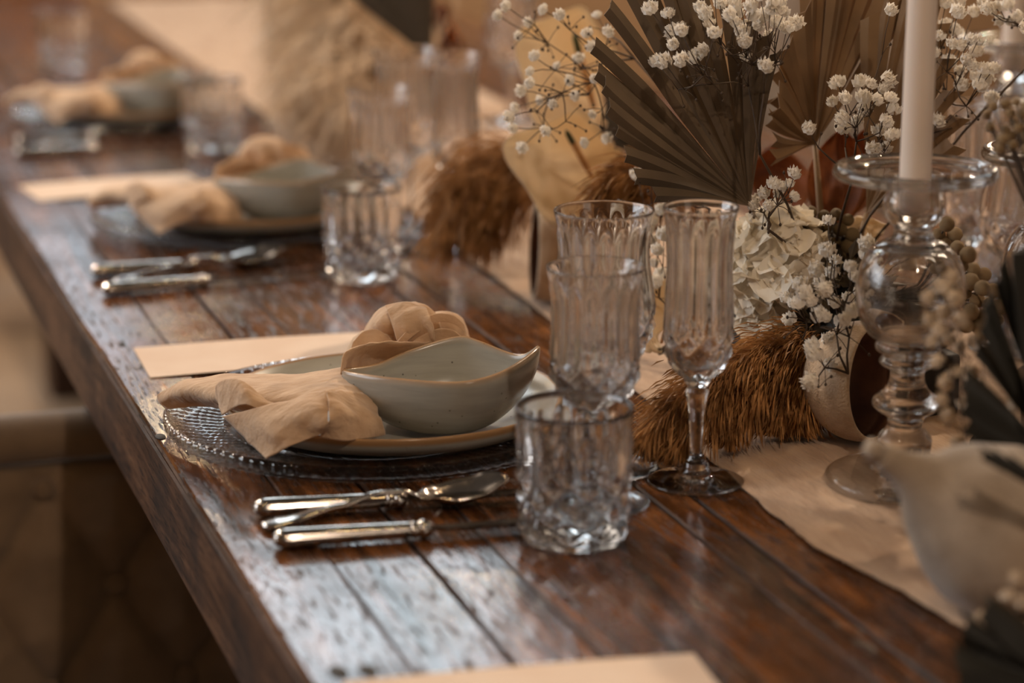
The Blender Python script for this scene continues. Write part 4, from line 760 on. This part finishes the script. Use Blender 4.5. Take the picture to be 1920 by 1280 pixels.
for key, d in D['spray'].items():
    root = W(d['root']); pts = [W(p) for p in d['pts']]; t = empty('gypsophila_spray', root); tag(t, SPRL[key], 'flower spray', 'baby\'s breath sprays')
    m = MB(); bud = MB(); n = len(pts)
    # cluster the blossoms on branch nodes
    r = random.Random(hash(key) % 1 + len(key)*7 + n); nodes = []
    left = list(range(n)); 
    while left:
        s = left.pop(0); grp = [s]+sorted([j for j in left if (pts[j]-pts[s]).length < .026], key=lambda j: (pts[j]-pts[s]).length)[:4]
        left = [j for j in left if j not in grp]; c = sum((pts[j] for j in grp), Vector())/len(grp); nd = c+(root-c)*.22+Vector((0, 0, -.006)); nodes.append((nd, grp))
    order = sorted(range(len(nodes)), key=lambda i: (nodes[i][0]-root).length); joined = [root]
    for i in order:
        nd, grp = nodes[i]
        best = min(joined, key=lambda q: (q-nd).length+.35*(q-root).length); mid = (best+nd)/2+Vector((r.uniform(-1, 1), r.uniform(-1, 1), r.uniform(-.5, 1)))*.003
        w1 = .0007 if (best-root).length > .001 else .0010
        m.tube([best-root, mid-root, nd-root], [w1, w1*.85, w1*.7], 5); joined.append(nd)
        for j in grp:
            p = pts[j]; md = (nd+p)/2+Vector((r.uniform(-1, 1), r.uniform(-1, 1), r.uniform(-1, 1)))*.002
            m.tube([nd-root, md-root, p-root], [.00045, .0004, .0004], 4)
            up = ((p-nd).normalized()*.7+(Vector(CC)-p).normalized()*r.uniform(.1, 1)+Vector((r.uniform(-.4, .4), r.uniform(-.4, .4), r.uniform(-.3, .5)))).normalized()
            sc = r.uniform(.78, 1.15)*(.8 if key in ('airy_left', 'under_left_fan') else 1)
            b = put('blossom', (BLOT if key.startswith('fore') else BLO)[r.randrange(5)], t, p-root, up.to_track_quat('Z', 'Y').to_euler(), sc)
            for _ in range(3 if key == 'airy_left' else 1):
                e = nd+Vector((r.uniform(-1, 1), r.uniform(-.4, .4), r.uniform(-1, 1)))*.016; m.tube([nd-root, (nd+e)/2-root+Vector((0, 0, .001)), e-root], .0003, 4)
                bud.tube([e-root-Vector((0, 0, .0013)), e-root, e-root+Vector((0, 0, .0013))], [.0006, .0012, .0005], 6)
    put('stems', m.me('stems', STEM), t)
    bo = put('buds', bud.me('buds', STEM), t); bo['kind'] = 'stuff'
    e = foam-root
    if key.startswith('foreground'): e = Vector((.56, root.y+.0, ZT+.01))-root
    st = MB(); st.tube([(0, 0, 0), e*.4+Vector((0, 0, .01)), e], [.0010, .0012, .0013], 6); put('main_stem', st.me('main_stem', STEM), t)

# hydrangea
def floret_me(seed):
    r = random.Random(seed); V = []; Fc = []
    for k4 in range(4):
        a = k4*math.pi/2+r.uniform(-.15, .15); L = .0105*r.uniform(.85, 1.15); wd = .0072*r.uniform(.9, 1.1); k = len(V); tilt = r.uniform(.1, .55)
        for i in range(5):
            t = i/4; w_ = wd*math.sin(math.pi*min(1, (t*.85+.12)))
            for j in (-1, 0, 1):
                x = L*t+.0008; y = j*w_; z = x*tilt*(.4+t*.6)+(.0022 if j else 0)*t+(.0012*math.sin(5*t+j+seed))
                V.append((x*math.cos(a)-y*math.sin(a), x*math.sin(a)+y*math.cos(a), z))
        for i in range(4):
            for j in range(2):
                q = k+i*3+j; Fc.append((q, q+1, q+4, q+3))
    k = len(V); c = .0014
    V += [(c, 0, .001), (0, c, .001), (-c, 0, .001), (0, -c, .001), (0, 0, .0028)]; Fc += [(k, k+1, k+4), (k+1, k+2, k+4), (k+2, k+3, k+4), (k+3, k, k+4)]
    return mesh('floret', V, Fc, HYD)
FLO = [floret_me(i) for i in range(6)]
hc = W(D['hydr']); t = empty('hydrangea_head', hc); tag(t, 'cream hydrangea head behind the champagne flute', 'hydrangea')
for i in range(84):
    ph = math.acos(1-2*(i+.5)/84); a = i*2.39996; dv = Vector((math.sin(ph)*math.cos(a), math.sin(ph)*math.sin(a), math.cos(ph)))
    if dv.dot((Vector(CC)-hc).normalized()) < -.55: continue
    rr = .037*(1+rnd.uniform(-.12, .08))
    put('floret', FLO[i % 6], t, Vector((dv.x*rr, dv.y*rr, dv.z*rr*1.18)), (dv+Vector((rnd.uniform(-.35, .35), rnd.uniform(-.35, .35), rnd.uniform(-.35, .35)))).normalized().to_track_quat('Z', 'Y').to_euler(), rnd.uniform(1.25, 1.65))
put('head_core', lathe('head_core', smoothprof([(0, -.036), (.02, -.030), (.030, -.01), (.031, .012), (.02, .032), (0, .038)], 3), HYD, 24), t)
m = MB(); m.tube([(0, 0, -.03), (.02, .02, -.04), foam-hc], .003, 8); put('stalk', m.me('stalk', STEM), t)

# ball clusters
def balls(key, label, name, mat, R, part, base):
    pts = [W(p) for p in D[key]]; c = sum(pts, Vector())/len(pts); t = empty(name, c); tag(t, label, 'dried flower')
    me = bpy.data.meshes.new('ball'); bm = bmesh.new(); bmesh.ops.create_icosphere(bm, subdivisions=3, radius=1)
    for v in bm.verts: v.co *= 1+.07*mnoise.noise(v.co*6)
    bm.to_mesh(me); bm.free(); me.materials.append(mat); me.shade_smooth()
    m = MB()
    for p in pts:
        put(part, me, t, p-c, (rnd.random()*3, rnd.random()*3, 0), R*rnd.uniform(.85, 1.15)); b = Vector(base)-c
        m.tube([p-c, (p-c)*.4+b*.35+Vector((0, 0, -.003)), b], [.0007, .001, .0014], 5)
    put('stems', m.me('stems', STEM), t); return t
balls('brunia', 'cluster of olive brown brunia balls above the hydrangea\'s right side', 'brunia_cluster', BRU, .0052, 'brunia_ball', foam)
balls('tansy', 'tan dried flower heads clustered to the right of the glass bulb', 'dried_flower_cluster', TAN, .0060, 'flower_head', foam+Vector((.03, -.02, 0)))
balls('brunia_blur', 'blurred brown dried flower heads over the right candle holder', 'dried_flower_cluster', TAN, .0036, 'flower_head', (.62, 1.42, ZT+.05))

# reed plumes
def reeds(key, label, mat, nb, blen, spread, droop, R):
    t = None
    sp = [[W(p) for p in s] for s in D['reed'][key]]; t = empty('reed_plume', sp[0][0]); tag(t, label, 'reed plume', 'dried reed plumes'); o0 = sp[0][0]
    r = random.Random(len(key)*3+1); V = []; Fc = []; m = MB()
    for s in sp:
        P = catmull(s, 8); m.tube([p-o0 for p in P], [.0018*(1-.7*i/len(P)) for i in range(len(P))], 6); n = len(P)
        for q in range(int(nb/len(sp))):
            f = r.uniform(.05, .999)*(n-1); i = int(f); p = P[i]+(P[min(i+1, n-1)]-P[i])*(f-i); tg = (P[min(i+1, n-1)]-P[max(i-1, 0)]).normalized()
            taper = min(1, (1-f/(n-1))*2.2+.35)
            sd = Vector((r.gauss(0, 1), r.gauss(0, 1), r.gauss(0, .8))); sd -= tg*sd.dot(tg); sd.normalize()
            off = sd*R*abs(r.gauss(0, .6))*taper
            d1 = (tg*(.8+.4*r.random())+sd*spread+Vector((0, 0, -droop*r.random()))).normalized(); d2 = (d1*.8+Vector((0, 0, -droop*.9))+sd*.1).normalized()
            L = blen*r.choice((.5, .8, 1.0, 1.35))*r.uniform(.7, 1.1)*(.6+.4*taper); a = p+off; b = a+d1*L*.5; c = b+d2*L*.5
            for x in (a, b, c):
                if x.z < ZT+.0065: x.z = ZT+.0065+r.random()*.002
            wv = d1.cross(Vector((r.gauss(0, 1), r.gauss(0, 1), r.gauss(0, 1)))).normalized()*r.uniform(.00035, .0009)*(R/.018)**.5; k = len(V)
            V += [a-o0-wv*.3, a-o0+wv*.3, b-o0+wv, b-o0-wv, c-o0]; Fc += [(k, k+1, k+2, k+3), (k+3, k+2, k+4)]
    pl = put('plume', mesh('plume', V, Fc, mat, False), t); pl['kind'] = 'stuff'; put('stalks', m.me('stalks', mat), t); return t
reeds('front', 'golden brown reed plumes drooping onto the runner behind the flute', REED[0], 15000, .024, .55, .45, .017)
reeds('blurred', 'blurred brown reed plumes beside the second setting', REED[1], 6000, .035, .5, .6, .022)
reeds('behind', 'brown reed plume behind the taller goblet, under the palm fan', REED[0], 5000, .028, .5, .5, .014)
reeds('pampas', 'far blurred pale pampas plumes near the top centre', REED[2], 12000, .07, .6, .4, .055)

# dark leaves added for the shade between the flowers; they also hide the trough
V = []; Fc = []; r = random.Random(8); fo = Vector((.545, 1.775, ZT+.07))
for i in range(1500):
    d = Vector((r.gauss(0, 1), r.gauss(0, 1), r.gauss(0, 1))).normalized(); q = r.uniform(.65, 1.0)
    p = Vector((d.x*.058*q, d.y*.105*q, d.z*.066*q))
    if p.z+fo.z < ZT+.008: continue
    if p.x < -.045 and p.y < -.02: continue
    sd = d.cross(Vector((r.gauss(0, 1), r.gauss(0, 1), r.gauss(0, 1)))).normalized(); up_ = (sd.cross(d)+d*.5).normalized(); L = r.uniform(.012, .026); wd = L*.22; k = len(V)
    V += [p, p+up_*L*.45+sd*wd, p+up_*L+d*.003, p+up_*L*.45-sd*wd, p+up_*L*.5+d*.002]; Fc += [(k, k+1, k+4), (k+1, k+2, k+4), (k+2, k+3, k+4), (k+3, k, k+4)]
tag(put('shade_leaves', mesh('shade_leaves', V, Fc, simple('dark_leaf', srgb(44, 36, 24), srgb(70, 56, 36), rough=.6, scale=60), False), None, fo), 'small dark leaves added for the shade between hydrangea and palm fans', 'foliage', None, 'stuff')
# anthurium spathes
def spathe(s, label):
    b0, c1, c2, c3, c4, sa, sb = [W(p) for p in s]; t = empty('anthurium_bloom', b0); tag(t, label, 'anthurium', 'cream anthurium blooms')
    loop = [b0, (b0+c1)/2, c1, (c1+c2)/2, c2, (c2+c3)/2, c3, (c3+c4)/2, c4, (c4+b0)/2]
    cen = sum((c1, c2, c3, c4), Vector())/4; n0 = len(loop); rim = []
    for i in range(n0):
        p0, p1, p2, p3 = loop[i-1], loop[i], loop[(i+1) % n0], loop[(i+2) % n0]
        for k in range(5): u = k/5; rim.append(.5*((2*p1)+(p2-p0)*u+(2*p0-5*p1+4*p2-p3)*u*u+(3*p1-p0-3*p2+p3)*u**3))
    nrm = (c1-c3).cross(c2-c4).normalized()
    if nrm.dot(Vector(CC)-cen) < 0: nrm = -nrm
    V = []; Fc = []; K = 8; n = len(rim); size = (c1-c3).length
    for side in (0, 1):
        for k in range(1, K+1):
            for j, q in enumerate(rim):
                u = k/K; p = cen+(q-cen)*u; p = p+nrm*(-size*.30*(1-u*u)+.003*math.sin(j*.9+k)*u+size*.10*math.sin(j/n*12.6)*u*u+size*.03*math.sin(j/n*31+k)*u-side*.0009); V.append(p-b0)
        V.append(cen-nrm*size*.30-b0-nrm*side*.0009)
    T = K*n+1
    for sd in (0, 1):
        o = sd*T
        for k in range(K-1):
            for j in range(n): a = o+k*n+j; b = o+k*n+(j+1) % n; Fc.append((a, b, b+n, a+n))
        for j in range(n): Fc.append((o+j, o+(j+1) % n, o+K*n))
    for j in range(n): a = (K-1)*n+j; b = (K-1)*n+(j+1) % n; Fc.append((a, b, b+T, a+T))
    put('spathe', fix(mesh('spathe', V, Fc, SPA)), t)
    a, b = sa-b0+nrm*.004, sb-b0+nrm*.02; L = b-a; rr = size*.03
    m = MB(); m.tube([a, a+L*.3, a+L*.75], [rr*.7, rr, rr*.9], 12); put('spadix', m.me('spadix', SPX), t)
    m = MB(); m.tube([a+L*.75, a+L*.92, b], [rr*.9, rr*.8, rr*.2], 12); put('spadix_tip', m.me('spadix_tip', SPG), t)
    e = Vector((foam.x, foam.y+.05, foam.z))-b0; m = MB(); m.tube([(0, 0, 0), e*.5, e], .003, 8); put('stalk', m.me('stalk', STEM), t)
for s, l in zip(D['spathe'], ['large blurred cream anthurium left of the palm fan', 'upper blurred cream anthurium behind the airy blossoms', 'cream anthurium edge between goblet and flute', 'cream anthurium behind the glass candle holder\'s neck']): spathe(s, l)
# dried leaves
for i, s in enumerate(D['leaf']):
    b0, tp, l_, r_ = [W(p) for p in s]; V = []; Fc = []; K = 16; M = 8; ax = tp-b0; hw = (l_-r_).length*.62; sdv = (r_-l_).normalized(); nn = ax.cross(sdv).normalized()
    for side in (0, 1):
        for k in range(K+1):
            u = k/K; w_ = hw*math.sin(math.pi*(.06+.92*u))**.8
            for j in range(M+1):
                v = j/M*2-1; V.append(ax*u+sdv*v*w_+nn*(.014*v*v+.006*math.sin(u*6+i)-side*.0006+.002*math.sin(v*9+u*7)))
    T = (K+1)*(M+1)
    for k in range(K):
        for j in range(M):
            q = k*(M+1)+j; Fc += [(q, q+1, q+M+2, q+M+1), (q+T, q+M+1+T, q+M+2+T, q+1+T)]
        for j in (0, M): q = k*(M+1)+j; Fc.append((q, q+M+1, q+M+1+T, q+T))
    o = empty('dried_leaf', b0); tag(o, ['orange brown dried leaf right under the middle palm fan', 'brown curled leaf below the junction of the two palm fans', 'dark orange leaf behind the glass tray'][i], 'dried leaf', 'orange brown dried leaves')
    put('leaf_blade', fix(mesh('leaf_blade', V, Fc, LEAF)), o); m = MB(); m.tube([(0, 0, 0), (foam-b0)], .0018, 6); put('stalk', m.me('stalk', STEM), o)

# pods and pear
def pod(c, rimc, R, label, R2=None):
    cc = W(c); rc = W(rimc); t = empty('hollow_gourd', cc); tag(t, label, 'gourd', 'cut hollow gourds')
    ax = (rc-cc); depth = .030; ax.normalize(); qd = ax.to_track_quat('Z', 'Y')
    pr = [(0, -R*1.02)]
    for i in range(1, 13):
        a = math.pi*.5*i/12*1.12; pr.append((R*math.sin(a)*1.02, -R*1.02*math.cos(a)))
    rr, zz = pr[-1]; out = smoothprof(pr, 2)
    inn = smoothprof([(rr*.93, zz+.001), (rr*.93, zz-.01), (R*.86, -.004), (R*.72, -R*.55), (R*.4, -R*.8), (0, -R*.86)], 4)
    me = lathe('shell', out, PODO, 48, closed=False); put('shell', me, t, (0, 0, 0), qd)
    put('rim', lathe('rim', [out[-1], (rr*.99, zz+.0018), (rr*.95, zz+.0018), inn[0]], PODO, 48, closed=False), t, (0, 0, 0), qd)
    put('lining', lathe('lining', inn, PODI, 48, closed=False), t, (0, 0, 0), qd); return t
P1 = pod([D['pod'][0][0], D['pod'][0][1]+.02, .0505], [D['pod'][0][0]+.0565, D['pod'][0][1]-.055, .058], .0455, 'halved pale gourd shell with dark hollow behind the candle holder')
P2 = pod([D['pod2'][0][0], D['pod2'][0][1], .052], [D['pod2'][0][0]-.07, D['pod2'][0][1]+.016, .056], .046, 'blurred halved gourd with brown opening beside the reed plumes')
a, b = W(D['pear'][0]), W(D['pear'][1]); a.z = ZT+.056
t = empty('felt_pear', a); tag(t, 'large grey beige felt pear in the right foreground, stem pointing left', 'pear ornament')
ax = (b-a); L = ax.length; qd = ax.to_track_quat('Z', 'Y')
me = lathe('pear_body', smoothprof([(0, -.052), (.022, -.050), (.042, -.036), (.0530, -.012), (.0515, .010), (.0410, .033), (.0285, .050), (.0185, .062), (.0120, .074), (.0090, .084), (.0074, .092), (0, .0945)], 4), PEAR, 64)
for v in me.vertices: v.co += v.co.normalized()*.0018*mnoise.noise(v.co*45)
put('pear_body', me, t, (0, 0, 0), qd)
put('stem', lathe('stem', [(0, .0925), (.0070, .0930), (.0062, .0985), (.0052, .1030), (0, .1040)], PEAR, 20), t, (0, 0, 0), qd)

# ---------------------------------------------------------------- chairs
def tuft_me(w_, h, cols, rows, name, off=(0, 0), depth=.028):
    nx, nz = 120, 90; V = []; Fc = []; but = []
    for r in range(rows+1):
        for c in range(cols+2):
            x = off[0]+(c+(.5 if r % 2 else 0))*TP[0]; z = off[1]-r*TP[1]
            if -.0 < x < w_ and -h < z < 0: but.append((x, z))
    for i in range(nz+1):
        for j in range(nx+1):
            x = w_*j/nx; z = -h*i/nz
            d = min([math.hypot((x-bx)/TP[0], (z-bz)/TP[1]) for bx, bz in but] or [1])
            # diagonal creases joining the buttons
            u = ((x-off[0])/TP[0]+(z-off[1])/(2*TP[1])) % 1; v = ((x-off[0])/TP[0]-(z-off[1])/(2*TP[1])) % 1
            cr = min(min(u, 1-u), min(v, 1-v))
            y = depth*(1-math.exp(-(cr/.10)))*.55+depth*.45*min(1, d*1.7)
            e = min(1, min(x, w_-x)/.03, min(-z, h+z)/.02+.15); V.append((x, -y*max(.1, e)**.5, z))
    for i in range(nz):
        for j in range(nx): a = i*(nx+1)+j; Fc.append((a, a+1, a+nx+2, a+nx+1))
    k = len(V); V += [(0, .05, 0), (w_, .05, 0), (w_, .05, -h), (0, .05, -h)]
    tl, tr_, br, bl = 0, nx, nz*(nx+1)+nx, nz*(nx+1)
    Fc += [tuple([k, k+1]+[j for j in range(nx, -1, -1)]), tuple([k+1, k+2]+[i*(nx+1)+nx for i in range(nz, -1, -1)]), tuple([k+2, k+3]+[bl+j for j in range(nx+1)]), tuple([k+3, k]+[i*(nx+1) for i in range(nz+1)]), (k, k+3, k+2, k+1)]
    return fix(mesh(name, V, Fc, UPH)), but
TP = (.150, .115)
def chair(loc, rz, label, wdt, ztop, off, h=.42):
    t = empty('tufted_chair', loc, rz); tag(t, label, 'chair', 'beige tufted dining chairs')
    me, but = tuft_me(wdt, h, 6, 5, 'back_panel', off); bp = put('back_panel', me, t, (0, 0, ztop-.052))
    bme = lathe('button', smoothprof([(0, .006), (.008, .005), (.0115, 0), (.009, -.004), (0, -.006)], 3), UPH, 16)
    for x, z in but: put('button', bme, bp, (x, -.008, z), (math.pi/2, 0, 0))
    m = MB(); m.tube([(-.01, 0, ztop-.026), (.02, 0, ztop-.024), (wdt*.5, 0, ztop-.0235), (wdt-.02, 0, ztop-.024), (wdt+.01, 0, ztop-.026)], [.015, .024, .0245, .024, .015], 20)
    put('top_roll', m.me('top_roll', UPH), t)
    m = MB(); m.box((0, -.42, .20 if ztop < .8 else .41), (wdt, -.03, .29 if ztop < .8 else .50)); put('seat', bevel_me(m.me('seat', UPH, False), .02, 3), t)
    for x in (.03, wdt-.07):
        for y in (-.40, -.02):
            m = MB(); m.box((x, y, -loc[2]+.0), (x+.04, y+.04, .21 if ztop < .8 else .42)); put('leg', bevel_me(m.me('leg', DARKW, False), .004), t)
    return t
ch = D['chair']
zt = ZT+ch['rollT'][2]; b1 = ch['b1']; b2 = ch['b2']
TP = (abs(b2[0]-b1[0])*2, abs(b2[2]-b1[2]))
x0 = -.52
chair((x0, 2.3, 0), 0, 'beige tufted chair beside the table in the lower left, half in shadow', .70, zt, ((b1[0]-x0) % TP[0], (b1[2]+ZT)-(zt-.052)), h=.34)
TP = (.15, .12)
for i, (x, y, rz, l) in enumerate([(1.30, 2.72, math.pi/2*-1, 'blurred beige tufted chair across the table, behind the left blossoms'), (1.30, 3.62, -math.pi/2, 'blurred beige tufted chair across the table, farther along'), (1.30, 1.86, -math.pi/2, 'blurred beige tufted chair across the table behind the candles')]):
    chair((x, y, 0), rz, l, .52, 1.02, (.06, -.07), h=.5)
# end chair, plain timber
t = empty('wooden_chair', (.30, 5.45, 0)); tag(t, 'blurred orange brown wooden chair at the far end of the table', 'chair')
for (lo, hi, nm) in [((-.22, .0, .44), (.22, .42, .48), 'seat'), ((-.22, .40, .60), (.22, .425, .98), 'backrest')]:
    m = MB(); m.box(lo, hi); put(nm, bevel_me(m.me(nm, BROWNW, False), .008), t)
for x in (-.21, .17):
    for y in (.01, .385):
        m = MB(); m.box((x, y, 0), (x+.04, y+.04, .44 if y < .1 else .98)); put('leg', bevel_me(m.me('leg', BROWNW, False), .004), t)
# amber vase and dark stick holder far on the table
t = put('amber_vase', lathe('amber_vase', smoothprof([(0, 0), (.035, 0), (.042, .02), (.045, .07), (.03, .11), (.018, .13), (.02, .15), (.017, .15), (.015, .13), (.027, .108), (.041, .07), (.038, .022), (0, .008)], 3), AMB, 48), None, (.66, 3.30, ZT+.006)); tag(t, 'far blurred amber glass vase beside the dark palm', 'vase')
